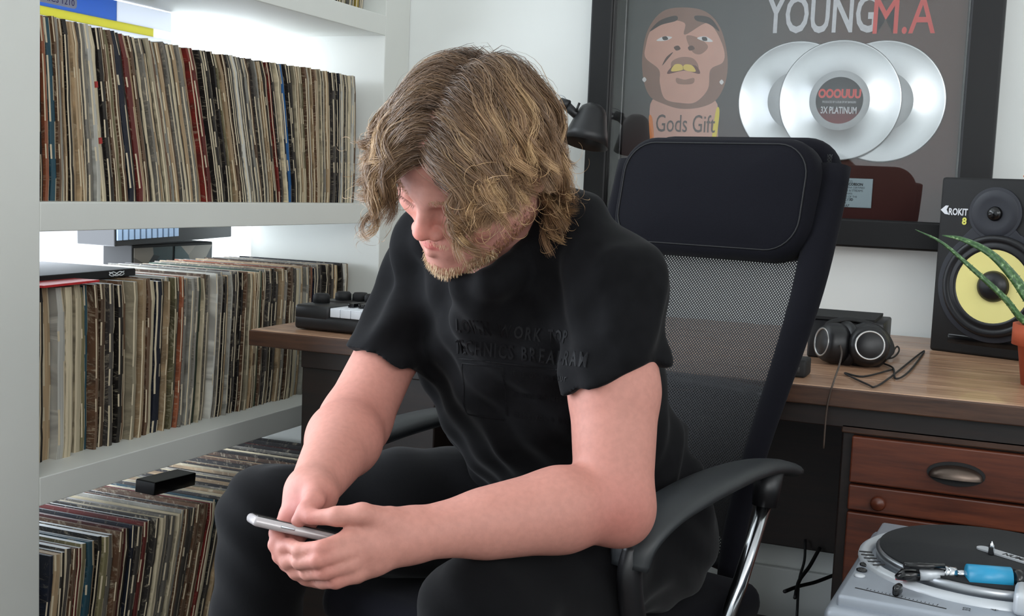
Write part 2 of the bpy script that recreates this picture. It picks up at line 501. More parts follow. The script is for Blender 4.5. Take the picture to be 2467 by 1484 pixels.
rb = empty('record_box', (-1.70, 1.765, Z_LOW + .3135), (0, 0, math.radians(3)), label='flat black record box with a white scribble lying on the lower records', cat='box')
box('body', -.13, .10, -.16, .16, 0, .015, M['black_matte'], rb, bevel=.002)
m = MB()
for k in range(3):
    pts = [(.1025, .075 + .045 * t, .0075 + .004 * math.sin(6 * t + k * 1.7)) for t in [i / 7 for i in range(8)]]
    m.tube(pts, .0011, 4)
m.build('scribble', M['paper_white'], rb)
shelf_thing_box('record_sleeve', 'bright red record sleeve lying flat on the lower records by the left upright', 'record', (-1.66, 1.66, Z_LOW + .3155), (.25, .16, .004), (0, 0, .12), M['red_card'], 0)
bl = shelf_thing_box('cassette_case', 'small black case lying on top of the lowest records', 'case', (-1.60, 2.02, .385), (.05, .135, .028), (math.radians(-3), math.radians(2), 0), M['black_gloss'])

# blue and yellow sign behind the upper records
sg = empty('printed_sign', (-1.80, 1.93, Z_MID + .318), label='blue and yellow printed plastic sign standing on the upper records at the left', cat='sign')
def plastic(name, col):
    n = NT(name); n.set(Roughness=.4); n.bsdf.inputs['Base Color'].default_value = col
    tr = n.node('ShaderNodeBsdfTranslucent'); tr.inputs[0].default_value = col; mx = n.node('ShaderNodeMixShader'); mx.inputs[0].default_value = .30
    n.link(n.bsdf.outputs[0], mx.inputs[1]); n.link(tr.outputs[0], mx.inputs[2]); n.link(mx.outputs[0], n.out.inputs['Surface'])
    return n.mat
M['sign_blue'] = plastic('sign_blue', srgb(112, 156, 216)); M['sign_yellow'] = plastic('sign_yellow', srgb(226, 222, 118))
M['sign_purple'] = plain('sign_purple', srgb(84, 76, 140), .5)
M['sign_white'] = plastic('sign_white', srgb(238, 240, 244)); M['orange_print'] = plain('orange_print', srgb(228, 106, 50), .5)
box('foot_board', -.001, .001, -.18, .34, -.001, .038, M['sign_white'], sg)
box('stripe', -.001, .001, -.18, .28, .038, .056, M['sign_yellow'], sg)
box('board', -.001, .001, -.18, .16, .056, .099, M['sign_blue'], sg)
box('board', -.001, .001, .16, .34, .056, .099, M['sign_white'], sg)
m = MB(); mm = frame((.0012, -.035, .074), (0, 1, 0), (0, 0, 1))
def rrect(w, h, r, n=5):
    out = []
    for (cx, cy, a0) in ((w / 2 - r, h / 2 - r, 0), (-w / 2 + r, h / 2 - r, 90), (-w / 2 + r, -h / 2 + r, 180), (w / 2 - r, -h / 2 + r, 270)):
        for i in range(n + 1):
            a = math.radians(a0 + 90 * i / n); out.append((cx + r * math.cos(a), cy + r * math.sin(a)))
    return out
m.prism(rrect(.15, .022, .008), 0, .0008, mm).build('label_panel', M['sign_white'], sg)
v, f = text_mesh('TECHNICS 1210', .0185, 1.05)
MB().add([mm @ Vector((p.x, p.y - .006, .0012)) for p in v], f).build('lettering', M['sign_purple'], sg)

# keyboard and photo box between the shelves and the window
pb = empty('photo_box', (-2.03, 2.52, 0), label='tall dark box covered in photo prints behind the shelves', cat='box')
box('body', -.03, .06, -.17, .15, 0, .868, M['black_matte'], pb, bevel=.003)
box('print', .06, .062, -.165, -.02, .55, .86, M['photo_print'], pb)
box('print', .06, .062, -.01, .145, .55, .86, M['photo_print'], pb)
ky = empty('keyboard_instrument', (-2.02, 2.48, .874), (math.radians(1.5), 0, 0), label='dark keyboard with pale keys resting on the photo box behind the shelves', cat='keyboard')
box('body', -.04, .075, -.22, .24, 0, .055, M['black_plastic'], ky, bevel=.003)
M['key_blue'] = plain('key_white', srgb(150, 172, 200), .4)
for k in range(11):
    box('key', .0752, .079, -.215 + .021 * k, -.215 + .021 * k + .015, .014, .05, M['key_blue'], ky)

# ---------------------------------------------------------------- the desk
desk = empty('kneehole_desk', (-.4, 2.38, 0), label='long dark wooden kneehole desk with plank top against the back wall', cat='desk')
DZ = .751
def dpart(name, x0, x1, y0, y1, z0, z1, mat, bevel=.002): return part(box(name, x0, x1, y0, y1, z0, z1, mat, bevel=bevel), desk)
ys = [1.955 + (2.815 - 1.955) * i / 7 for i in range(8)]
for i in range(7):
    part(MB().box(-.975, .975, -(ys[i + 1] - ys[i]) / 2 + .0008, (ys[i + 1] - ys[i]) / 2 - .0008, -.030, 0).build('plank', M['desk_top'], None, .002), desk)
    o = desk.children[-1]; o.matrix_parent_inverse = Matrix(); o.location = (.4 - .375, (ys[i] + ys[i + 1]) / 2 - 2.38, DZ)
dpart('front_edge', -1.35, .60, 1.948, 1.9545, DZ - .031, DZ - .001, M['desk_edge'])
dpart('apron', -1.245, .58, 1.972, 1.99, .684, .7205, M['desk_dark'])
# pedestals
for (x0, x1) in ((-1.25, -.96), (-.226, .36)):
    dpart('pedestal', x0, x1, 1.985, 2.72, .06, .72, M['desk_dark'], .003)
    dpart('foot_rail', x0 - .01, x1 + .01, 1.98, 2.74, .0, .06, M['desk_dark'])
dpart('trim', -.226, .36, 1.972, 1.985, .676, .690, M['desk_edge'], .002)
dpart('back_panel', -.96, -.226, 2.70, 2.715, .262, .72, M['desk_dark'])
dpart('stretcher', -.96, -.226, 2.60, 2.63, .02, .12, M['desk_dark'])
M['old_brass'] = plain('old_brass', srgb(96, 84, 76), .35, .9, var=.15)
for i, (z0, z1) in enumerate(((.598, .673), (.553, .594), (.32, .549))):
    d = dpart('drawer', -.208, .345, 1.966, 1.984, z0, z1, M['drawer_wood'], .0025)
    if i == 0:
        mm = frame((-.048, 1.9655, .632), (1, 0, 0), (0, 0, 1))
        pl = MB().prism([(.043 * math.cos(a) , .019 * math.sin(a)) for a in [2 * PI * k / 28 for k in range(28)]], 0, .002, mm)
        pl.build('pull_plate', M['black_matte'], None)
        o = bpy.data.objects['pull_plate']; o.parent = d
        m = MB(); vsx = []; NU, NV = 18, 8
        for iu in range(NU + 1):
            a = PI * iu / NU
            for iv in range(NV + 1):
                b = PI / 2 * iv / NV
                vsx.append((-.048 + .040 * math.cos(a), 1.9645 - .019 * math.sin(a) ** .7 * math.cos(b) , .626 + .020 * math.sin(a) ** .8 * math.sin(b)))
        fs = [(iu * (NV + 1) + iv, (iu + 1) * (NV + 1) + iv, (iu + 1) * (NV + 1) + iv + 1, iu * (NV + 1) + iv + 1) for iu in range(NU) for iv in range(NV)]
        m.add(vsx, fs, 0, True)
        o = m.build('cup_pull', M['old_brass']); o.parent = d
    if i == 1:
        mm = frame((-.160, 1.966, .571), (1, 0, 0), (0, 0, 1)) @ Matrix.Identity(4)
        o = MB().lathe([(.0001, .016), (.009, .015), (.012, .010), (.0095, .004), (.006, 0)], 20, M=mm).build('knob', M['drawer_wood']); o.parent = d

# ---------------------------------------------------------------- black keyboard on the left of the desk
kb = empty('midi_keyboard', (-1.10, 2.09, DZ), (0, 0, math.radians(-2)), label='small black music keyboard with white keys on the desk by the shelves', cat='keyboard')
m = MB(); m.rbox(-.185, .185, -.085, .085, .002, .030, .006); m.rbox(-.185, .185, .0, .085, .02, .052, .006); m.rbox(-.185, -.105, -.085, .02, .02, .050, .006)
m.build('body', M['black_plastic'], kb)
M['key_ivory'] = plain('key_ivory', srgb(226, 230, 236), .3, var=.02)
for k in range(12):
    x = -.1035 + k * .0235
    MB().rbox(x, x + .0222, -.083, .004, .030, .0475, .0015).build('white_key', M['key_ivory'], kb)
    if k % 7 not in (2, 6): MB().rbox(x + .0165, x + .0295, -.045, .004, .046, .056, .0015).build('black_key', M['black_gloss'], kb)
for (x, y) in ((-.155, .045), (-.12, .055), (-.165, -.02), (-.085, .045)):
    MB().lathe([(.017, .0), (.0165, .014), (.013, .018), (.0001, .0185)], 20, M=Matrix.Translation((x, y, .050))).build('knob', M['black_matte'], kb)

# ---------------------------------------------------------------- desk lamp in front of the plaque
lp = empty('desk_lamp', (-1.12, 2.72, DZ), label='black adjustable desk lamp standing in front of the framed plaque', cat='lamp')
hd = at(1425, 318, 2.71); jt = at(1362, 252, 2.70); el = Vector((-1.33, 2.66, 1.26)); bs = Vector((-1.12, 2.72, DZ))
def lpart(mb, name, mat): return part(mb.build(name, mat), lp)
lpart(MB().lathe([(.06, 0), (.06, .012), (.05, .018), (.012, .022), (.010, .05), (.0001, .05)], 28, M=Matrix.Translation(bs)), 'base', M['black_matte'])
m = MB()
for dx in (-.006, .006): m.tube([bs + Vector((dx, 0, .04)), el + Vector((dx, 0, 0))], .0035, 8)
lpart(m, 'lower_arm', M['steel'])
m = MB()
jtv = Vector(jt)
for dz in (-.005, .006): m.tube([el + Vector((0, 0, dz)), jtv + Vector((0, 0, dz))], .0032, 8)
m.tube(spline([el + Vector((0, 0, .02)), el.lerp(jtv, .8) + Vector((0, 0, .02)), jtv + Vector((-.01, 0, .02)), jtv + Vector((.004, 0, .006))], 5), .0009, 5)
lpart(m, 'upper_arm', M['steel'])
lpart(MB().rbox(-.014, .014, -.012, .012, -.012, .012, .004, M=Matrix.Translation(el)), 'elbow', M['black_matte'])
hdv = Vector(hd)
top_of_shade = Vector(at(1432, 252, 2.71))
m = MB(); m.tube([jtv, jtv.lerp(Vector(at(1402, 290, 2.70)), 1.0)], [.011, .009], 12)
m.tube([jtv + Vector((-.012, 0, .004)), jtv + Vector((.008, 0, -.002))], .012, 12)
m.tube([Vector(at(1388, 268, 2.69)), Vector(at(1396, 248, 2.69))], .003, 6)
lpart(m, 'neck', M['black_plastic'])
ax = (Vector(at(1408, 352, 2.70)) - top_of_shade).normalized()
mm = frame(top_of_shade, ax.orthogonal(), ax.cross(ax.orthogonal()))
if (mm.to_3x3() @ Vector((0, 0, 1))).dot(ax) < 0: mm = frame(top_of_shade, ax.cross(ax.orthogonal()), ax.orthogonal())
lpart(MB().lathe([(.0001, 0), (.016, .001), (.027, .009), (.034, .022), (.040, .045), (.047, .070), (.053, .094), (.0525, .094), (.046, .070), (.039, .045), (.033, .023), (.026, .011), (.0001, .004)], 36, M=mm), 'lamp_shade', M['black_plastic'])
lpart(MB().lathe([(.0001, .078), (.014, .074), (.020, .062), (.018, .046), (.011, .03), (.010, .012)], 20, M=mm), 'bulb', M['paper_white'])

# ---------------------------------------------------------------- studio monitor
SA = math.radians(-20); SO = Vector((-.134, 2.581, DZ)); SU = Vector((math.cos(SA), math.sin(SA), 0)); SN = Vector((math.sin(SA), -math.cos(SA), 0))
spk = empty('studio_monitor', SO + SU * .125 - SN * .11, (0, 0, SA), label='black studio monitor with a yellow woofer on the right of the desk', cat='speaker')
def sp_hit(px, py):
    d = CF + CR * (px - 1233.5) / FPX - CU * (py - 742.0) / FPX
    t = (np.array(SO) - CAM) @ np.array(SN) / (d @ np.array(SN))
    q = Vector(CAM + d * t) - SO
    return q.dot(SU), q.z
MF = Matrix.Translation((-.125, -.11, 0)) @ Matrix.Rotation(PI / 2, 4, 'X')      # local x along the front, y up, z out of the front
SH = .352; SW = .25
wu, wz = sp_hit(2395, 690); tu, tz = sp_hit(2399, 515)
m = MB(); m.rbox(-.125, .125, -.11, .11, .0, SH, .006)
m.build('cabinet', M['black_matte'], spk)
M['navy_plastic'] = plain('baffle_plastic', srgb(30, 32, 40), .5, var=.08)
M['rubber'] = plain('rubber', srgb(16, 16, 19), .38, var=.05)
M['yellow_cone'] = plain('yellow_cone', srgb(236, 226, 146), .38, var=.03, scale=12)
# one moulded surround: the lobe round the tweeter runs into the ring round the woofer
lobe = []
for k in range(72):
    a = 2 * PI * k / 72
    lobe.append((wu + .112 * math.cos(a), wz + .112 * math.sin(a)))
m = MB(); m.prism([(min(p[0], SW - .004), p[1]) for p in lobe], 0, .004, MF)
m.prism([(tu + .052 * math.cos(a), tz + .052 * math.sin(a)) for a in [2 * PI * k / 48 for k in range(48)]], 0, .0046, MF)
m.prism([(tu - .043, tz - .03), (tu - .068, wz + .085), (tu + .068, wz + .085), (tu + .043, tz - .03)], 0, .0043, MF)
m.build('baffle', M['navy_plastic'], spk, .001)
MW = MF @ Matrix.Translation((wu, wz, .0035)); MT = MF @ Matrix.Translation((tu, tz, 0))
MB().lathe([(.101, .004), (.099, .008), (.094, .010), (.088, .007), (.084, .0055), (.078, .011), (.0725, .007)], 56, M=MW, caps=False).build('surround', M['rubber'], spk)
MB().lathe([(.0725, .0068), (.060, .0052), (.045, .0030), (.031, .0015)], 56, M=MW, caps=False).build('cone', M['yellow_cone'], spk)
MB().lathe([(.031, .0015), (.029, .010), (.022, .016), (.012, .019), (.0001, .020)], 40, M=MW).build('dust_cap', M['rubber'], spk)
MB().lathe([(.046, .0047), (.040, .0066), (.030, .006), (.022, .0052), (.0145, .005)], 40, M=MT, caps=False).build('waveguide', M['navy_plastic'], spk)
MB().lathe([(.0145, .005), (.013, .011), (.008, .014), (.0001, .015)], 28, M=MT).build('tweeter_dome', M['black_gloss'], spk)
lu, lz = sp_hit(2302, 508)
v, f = text_mesh('ROKIT', .0185, .72, bold=.0006)
m = MB(); m.add([MF @ Vector((p.x + lu + .006, p.y + lz - .008, .0015)) for p in v], f)
m.prism([(lu - .030, lz + .001), (lu - .020, lz + .010), (lu - .014, lz + .010), (lu - .018, lz + .002), (lu - .013, lz - .008), (lu - .021, lz - .007)], .0002, .0015, MF)
m.build('logo', M['sign_white'], spk)
v, f = text_mesh('8', .019, .95, bold=.0008)
MB().add([MF @ Vector((p.x + lu + .020, p.y + lz - .026, .0015)) for p in v], f).build('logo_number', plain('logo_yellow', srgb(206, 204, 92), .5), spk)
MB().rbox(.02 - .11, .11, -.1108, -.10, .018, .040, .004).build('port', M['black_gloss'], spk)
# orange thing on the speaker
og = MB(); r = rnd('amber')
o = MB().lathe([(.0001, 0), (.018, .001), (.022, .007), (.014, .014), (.0001, .016)], 18, M=Matrix.Translation(SO + SU * .165 - SN * .05 + Vector((0, 0, SH)))).build('trinket', M['orange_print'])
tag(o, 'small orange trinket sitting on top of the studio monitor', 'trinket')

# ---------------------------------------------------------------- headphones, audio box, cables
ab = empty('audio_interface', (-.262, 2.37, DZ), label='black box-shaped audio unit behind the headphones', cat='audio device')
MB().rbox(-.075, .062, -.07, .08, .0, .074, .004).build('body', M['black_plastic'], ab)
MB().box(-.080, .045, -.075, .085, .0742, .0795).build('lid', M['black_matte'], ab)
MB().rbox(.035, .050, -.0735, -.069, .055, .068, .001).build('button', M['paper_white'], ab)
sb = empty('power_adapter', (-.317, 2.045, DZ), label='small black adapter block at the desk edge beside the chair', cat='adapter')
MB().rbox(-.03, .022, -.028, .03, 0, .030, .004).build('body', M['black_matte'], sb)
MB().rbox(-.02, .012, -.0285, -.027, .008, .018, .0006).build('label_strip', M['black_plastic'], sb)
hp = empty('headphones', (-.25, 2.235, DZ), label='black headphones with silver ringed ear cups lying on the desk', cat='headphones')
M['silver'] = plain('silver_ring', srgb(178, 178, 176), .3, .8)
for (px, py, axis, dep) in ((2000, 826, (-.80, -.58, .10), 2.225), (2093, 833, (.22, -.96, .16), 2.215)):
    A = Vector(axis).normalized(); c = Vector(onp(px, py, 1, dep))
    mm = frame(c, A.orthogonal(), A.cross(A.orthogonal()))
    if (mm.to_3x3() @ Vector((0, 0, 1))).dot(A) < 0: mm = frame(c, A.cross(A.orthogonal()), A.orthogonal())
    cup = part(MB().lathe([(.036, -.020), (.038, -.010), (.034, .008), (.029, .017), (.0001, .0165)], 36, M=mm).build('ear_cup', M['black_plastic']), hp)
    MB().lathe([(.026, .0165), (.0265, .0182), (.0235, .0182), (.023, .0165)], 40, M=mm, caps=False).build('ring', M['silver'], cup)
    m = MB(); pr = []
    for k in range(13):
        a = PI * k / 12
        pr.append((.033 + .010 * math.sin(a) ** .6 * (1 + .04 * (k % 2)), -.020 - .020 * k / 12))
    m.lathe(pr + [(.020, -.040)], 40, M=mm)
    part(m.build('ear_pad', M['rubber']), hp)
hpp = [Vector(onp(x_, y_, 1, d_)) for x_, y_, d_ in ((1992, 793, 2.235), (2004, 776, 2.26), (2055, 770, 2.285), (2120, 792, 2.275), (2147, 838, 2.25), (2128, 862, 2.23))]
m = MB(); m.tube(spline(hpp, 8), .0075, 10, flat=.5)
part(m.build('headband', M['black_matte']), hp)
def on_desk(px, py, h=.003): return Vector(onp(px, py, 2, DZ + h))
c1 = spline([on_desk(2143, 862, .012), on_desk(2160, 835, .012), on_desk(2166, 845, .01), on_desk(2150, 862, .006), on_desk(2110, 868), on_desk(2150, 885), on_desk(2158, 912), on_desk(2190, 895), on_desk(2226, 848),
             on_desk(2212, 855), on_desk(2150, 905), on_desk(2110, 931), on_desk(2090, 926), on_desk(2035, 899), on_desk(2080, 907), on_desk(2150, 890)], 7)
o = MB().tube(c1, .0017, 6).build('headphone_cable', M['black_matte']); tag(o, 'thin black cable looping over the desk top beside the headphones', 'cable')
c2 = spline([onp(2024, 832, 1, 2.20), onp(2028, 850, 1, 2.14), onp(2022, 880, 1, 2.02) , onp(2010, 915, 1, 1.945), onp(1998, 955, 1, 1.940), onp(1990, 1000, 1, 1.945), onp(1984, 1080, 1, 1.95)], 7)
M['cable_tan'] = plain('cable_tan', srgb(70, 58, 50), .5)
o = MB().tube(c2, .0016, 6).build('hanging_cable', M['cable_tan']); tag(o, 'cable hanging from the headphones down over the desk front', 'cable')
for k, (pts, lab) in enumerate((([onp(1940, 1300, 1, 2.69), onp(1938, 1350, 1, 2.66), onp(1925, 1400, 1, 2.62), onp(1920, 1484, 1, 2.55)], 'thin cable hanging straight down under the desk'),
                    ([onp(1975, 1320, 1, 2.69), onp(1950, 1365, 1, 2.64), onp(1925, 1400, 1, 2.58), onp(1915, 1440, 1, 2.5)], 'thick slanting cable under the desk'),
                    ([onp(2010, 1385, 1, 2.69), onp(1965, 1402, 1, 2.64), onp(1925, 1412, 1, 2.58), onp(1890, 1425, 1, 2.5)], 'lowest cable crossing sideways under the desk'))):
    o = MB().tube(spline(pts, 6), .0042 if k else .003, 7).build('power_cable', M['black_matte']); tag(o, lab, 'cable')

# ---------------------------------------------------------------- aloe in a clay pot
PC = Vector((.083, 2.20, DZ))
pot = empty('potted_aloe', PC, label='aloe with long arching leaves in a terracotta pot at the right edge', cat='plant')
M['terracotta'] = plain('terracotta', srgb(196, 92, 58), .75, var=.1, scale=25, bump=.1)
M['soil'] = plain('soil', srgb(44, 32, 24), .95, var=.3, scale=60, bump=.6)
n = NT('aloe_leaf'); n.set(Roughness=.42)
v = n.coords((1, 1, 1)); n.link(n.ramp(n.noise(v, 160, 2), [(.42, srgb(46, 82, 44)), (.60, srgb(78, 116, 66)), (.72, srgb(150, 178, 130))]), n.bsdf.inputs['Base Color'])
M['aloe'] = n.mat
MB().lathe([(.046, 0), (.056, .068), (.066, .068), (.066, .103), (.060, .103), (.056, .09)], 40).build('pot', M['terracotta'], pot)
MB().lathe([(.058, .088), (.03, .094), (.0001, .097)], 24).build('soil', M['soil'], pot)
def leaf(pts, w, teeth=True):
    m = MB(); P = spline(pts, 7); n_ = len(P)
    R = [w * (1 - (i / (n_ - 1)) ** 1.6) + .0012 for i in range(n_)]
    m.tube(P, R, 10, flat=.45, up=(0, -.5, .8))
    for i in range(3, n_ - 3, 2):
        t = (P[i + 1] - P[i - 1]).normalized(); s = t.cross(Vector((0, -.5, .8))).normalized()
        for q in (-1, 1): m.tube([P[i] + s * q * R[i] * .95, P[i] + s * q * (R[i] + .0014)], [.0007, .0002], 4)
    o = m.build('leaf', M['aloe']); part(o, pot)
base = PC + Vector((0, 0, .09))
leaf([base, onp(2467, 772, 1, 2.17), onp(2420, 718, 1, 2.15), onp(2340, 645, 1, 2.13), onp(2270, 585, 1, 2.12), onp(2205, 553, 1, 2.11)], .012)
leaf([base + Vector((.01, .01, 0)), onp(2490, 735, 1, 2.19), onp(2440, 665, 1, 2.18), onp(2385, 610, 1, 2.17), onp(2320, 577, 1, 2.16), onp(2270, 567, 1, 2.15)], .016)
leaf([base + Vector((.01, -.01, 0)), PC + Vector((.06, -.05, .2)), PC + Vector((.14, -.08, .27)), PC + Vector((.2, -.09, .26))], .013)
leaf([base, PC + Vector((.03, .05, .2)), PC + Vector((.06, .09, .3)), PC + Vector((.07, .12, .37))], .012)
leaf([base, PC + Vector((.05, .0, .18)), PC + Vector((.12, .02, .28)), PC + Vector((.18, .03, .34))], .012)

# ---------------------------------------------------------------- framed plaque on the back wall
PX0, PX1, PZ0, PZ1 = -.958, -.043, .945, 1.68
IX0, IX1, IZ0, IZ1 = -.903, -.112, 1.008, 1.617
PY = 2.795                                        # plane of the printed board
plaque = empty('framed_plaque', (-.5, YB, 1.3), label='black framed platinum record plaque with three silver discs on the back wall', cat='plaque')
def pp(o): return part(o, plaque)
M['frame_black'] = plain('frame_black', srgb(10, 10, 11), .42, var=.05, spec=.3)
for (x0, x1, z0, z1) in ((PX0, IX0, PZ0, PZ1), (IX1, PX1, PZ0, PZ1), (IX0, IX1, PZ0, IZ0), (IX0, IX1, IZ1, PZ1)):
    pp(box('frame_bar', x0, x1, 2.752, YB - .001, z0, z1, M['frame_black'], bevel=.005))
for (x0, x1, z0, z1) in ((IX0, IX0 + .026, IZ0, IZ1), (IX1 - .006, IX1, IZ0, IZ1)):
    pp(box('inner_lip', x0, x1, 2.778, PY, z0, z1, M['black_gloss'], bevel=.002))
n = NT('plaque_print'); n.set(Roughness=.6, Specular_IOR_Level=.2)
tc = n.node('ShaderNodeTexCoord'); sx = n.node('ShaderNodeSeparateXYZ'); n.link(tc.outputs['Generated'], sx.inputs[0])
ns = n.noise(n.coords((1, 1, 1)), 5, 4)
gx = n.ramp(n.math('ADD', sx.outputs[0], n.math('MULTIPLY', ns, .1)), [(.08, srgb(92, 96, 96)), (.45, srgb(84, 84, 82)), (.72, srgb(88, 64, 55)), (1.0, srgb(88, 58, 48))])
gz = n.ramp(sx.outputs[2], [(.0, (1, 1, 1, 1)), (.48, (0, 0, 0, 1))])
n.link(n.mix(gz, gx, srgb(74, 34, 31)), n.bsdf.inputs['Base Color'])
pp(box('printed_board', IX0, IX1, PY, PY + .006, IZ0, IZ1, n.mat))
def pz(px, py):
    p = onp(px, py, 1, PY); return (p[0], p[2])
MP = Matrix(((1, 0, 0, 0), (0, 0, -1, PY), (0, 1, 0, 0), (0, 0, 0, 1)))      # x, z of the wall -> print plane, height towards the room
def ink(name, polys, col, h, rough=.6):
    m = MB()
    for p in polys: m.prism(p, h - .0004, h, MP)
    return pp(m.build(name, plain('ink_' + name, srgb(*col), rough, var=.03, spec=.2)))
def sm(pts, n_=5):
    P = [Vector((p[0], p[1], 0)) for p in pts]
    k = len(P); out = []
    for i in range(k):
        a, b, c, d = P[i - 1], P[i], P[(i + 1) % k], P[(i + 2) % k]
        for j in range(n_):
            t = j / n_
            q = .5 * ((2 * b) + (c - a) * t + (2 * a - 5 * b + 4 * c - d) * t * t + (-a + 3 * b - 3 * c + d) * t ** 3)
            out.append((q.x, q.y))
    return [pz(*q) for q in out]
# a plain flat-colour portrait drawing
ink('neck', [sm([(1572, 240), (1640, 262), (1722, 240), (1730, 330), (1736, 420), (1565, 420), (1566, 330)])], (231, 185, 168), .0006)
ink('head_shape', [sm([(1646, 18), (1700, 28), (1735, 66), (1752, 130), (1750, 190), (1728, 238), (1690, 258), (1640, 262), (1598, 250), (1566, 232), (1550, 190), (1548, 130), (1562, 70), (1596, 28)])], (156, 122, 107), .0010)
ink('face_light', [sm([(1570, 72), (1612, 50), (1650, 56), (1650, 84), (1700, 56), (1722, 70), (1744, 118), (1742, 150), (1712, 168), (1706, 214), (1676, 246), (1640, 248), (1602, 238), (1590, 200), (1588, 168), (1556, 140), (1556, 112)])], (229, 180, 161), .0014)
ink('face_shade', [sm([(1655, 86), (1684, 92), (1706, 112), (1690, 130), (1672, 128), (1660, 110)]), sm([(1618, 150), (1640, 138), (1668, 140), (1682, 156), (1680, 172), (1650, 158), (1622, 172)]),
                   sm([(1630, 188), (1650, 192), (1672, 188), (1668, 202), (1634, 202)])], (173, 134, 117), .0018)
ink('brows', [sm([(1566, 76), (1590, 50), (1628, 38), (1630, 50), (1594, 60)]), sm([(1676, 38), (1712, 44), (1734, 76), (1708, 58), (1678, 50)])], (75, 65, 61), .0022)
ink('eyes', [sm([(1582, 98), (1600, 88), (1620, 90), (1604, 98)]), sm([(1680, 92), (1700, 88), (1718, 100), (1698, 100)])], (250, 250, 250), .0022)
ink('pupils', [sm([(1596, 90), (1606, 88), (1610, 95), (1600, 97)]), sm([(1692, 90), (1702, 90), (1704, 98), (1694, 98)])], (70, 65, 63), .0026)
ink('nose_lines', [sm([(1624, 114), (1634, 110), (1640, 118), (1630, 122)]), sm([(1658, 114), (1668, 110), (1674, 118), (1662, 122)]), sm([(1596, 158), (1606, 138), (1622, 126), (1608, 144)])], (102, 73, 63), .0022)
ink('mouth', [sm([(1608, 178), (1626, 156), (1650, 160), (1676, 158), (1686, 178), (1650, 170)])], (117, 75, 68), .0020)
ink('teeth', [sm([(1618, 172), (1626, 156), (1642, 156), (1646, 168)]), sm([(1648, 168), (1650, 156), (1668, 158), (1676, 173)])], (250, 224, 117), .0026)
ink('ear_studs', [sm([(1548, 192), (1553, 186), (1558, 192), (1553, 198)]), sm([(1734, 198), (1739, 192), (1744, 198), (1739, 204)])], (250, 250, 250), .0026)
ink('chain', [sm([(1726, 264), (1734, 268), (1726, 332), (1716, 332)])], (250, 231, 85), .0026)
ink('collar', [sm([(1564, 282), (1572, 286), (1576, 340), (1568, 345)])], (250, 146, 58), .0026)
def letters(name, body, px, py, size, sx, mat, h, align='CENTER', bold=0.0, spacing=1.0):
    v, f = text_mesh(body, size, sx, align, bold, spacing=spacing); x, z = pz(px, py)
    return pp(MB().add([MP @ Vector((p.x + x, p.y + z, h)) for p in v], f).build(name, mat))
M['ink_tattoo'] = plain('ink_tattoo', srgb(92, 76, 72), .6); M['ink_white'] = plain('ink_white', srgb(214, 216, 220), .5, var=.08, scale=120)
M['ink_red'] = plain('ink_red', srgb(226, 62, 50), .5, var=.04); M['ink_black'] = plain('ink_black', srgb(22, 22, 24), .6)
letters('lettering', 'Gods Gift', 1650, 318, .058, .62, M['ink_tattoo'], .003)
letters('lettering', 'YOUNG', 1846, 78, .116, .575, M['ink_white'], .003, 'LEFT', .0022)
letters('lettering', 'M.A', 2096, 81, .116, .70, M['ink_red'], .0034, 'LEFT', .0008)
# silver discs
n = NT('silver_disc'); n.set(Roughness=.30, Metallic=1.0, Anisotropic=.85, Anisotropic_Rotation=.25); n.bsdf.inputs['Base Color'].default_value = srgb(222, 226, 228)
tg = n.node('ShaderNodeTangent', direction_type='RADIAL', axis='Z'); n.link(tg.outputs[0], n.bsdf.inputs['Tangent'])
g = n.node('ShaderNodeTexGradient', gradient_type='SPHERICAL')
wv = n.node('ShaderNodeTexWave', wave_type='RINGS', rings_direction='Z'); wv.inputs['Scale'].default_value = 160; n.link(n.coords(), wv.inputs['Vector'])
n.bump(wv.outputs['Fac'], .08, .0004)
M['disc'] = n.mat
M['disc_flat'] = plain('disc_centre', srgb(214, 220, 222), .4, .0)
for (px, py, y) in ((1921, 243, 2.7905), (2126, 245, 2.7905), (2024, 243, 2.784)):
    x, z = pz(px, py)
    loc = Vector((x, y, z)); rot = Euler((PI / 2, 0, 0))
    prof = [(.0001, 0), (.1335, 0), (.1335, .0022), (.131, .0028), (.129, .0020), (.068, .0020), (.0665, .0028), (.0001, .0028)]
    o = MB().lathe([(r_, -.001 + h) for r_, h in prof], 96).build('silver_disc', M['disc']); o.location = loc; o.rotation_euler = rot; part(o, plaque)
    o2 = MB().lathe([(.0660, .0019), (.0660, .0024), (.0001, .0024)], 64).build('disc_centre', M['disc_flat']); o2.location = loc; o2.rotation_euler = rot; part(o2, plaque)
x, z = pz(2024, 243)
n = NT('disc_label_print'); n.set(Roughness=.5)
tc = n.node('ShaderNodeTexCoord'); sx = n.node('ShaderNodeSeparateXYZ'); n.link(tc.outputs['Generated'], sx.inputs[0])
n.link(n.ramp(sx.outputs[1], [(.0, srgb(150, 34, 38)), (.22, srgb(110, 30, 34)), (.34, srgb(52, 48, 50)), (1.0, srgb(48, 50, 52))]), n.bsdf.inputs['Base Color'])
o = MB().lathe([(.0515, 0), (.0515, .0012), (.0001, .0012)], 64).build('disc_label', n.mat); o.location = (x, 2.7812, z); o.rotation_euler = (PI / 2, 0, 0); part(o, plaque)
def on_label(body, dz, size, sxx, mat, bold=0.0):
    v, f = text_mesh(body, size, sxx, 'CENTER', bold)
    pp(MB().add([Vector((p.x + x, 2.7797, p.y + z + dz)) for p in v], f).build('lettering', mat))
on_label('OOOUUU', .006, .026, .78, M['ink_red'], .0013)
on_label('PRODUCED BY U-DUB OF NY BANGERS', -.006, .0066, .62, M['ink_white'])
on_label('3X PLATINUM', -.029, .021, .60, M['ink_white'], .0005)
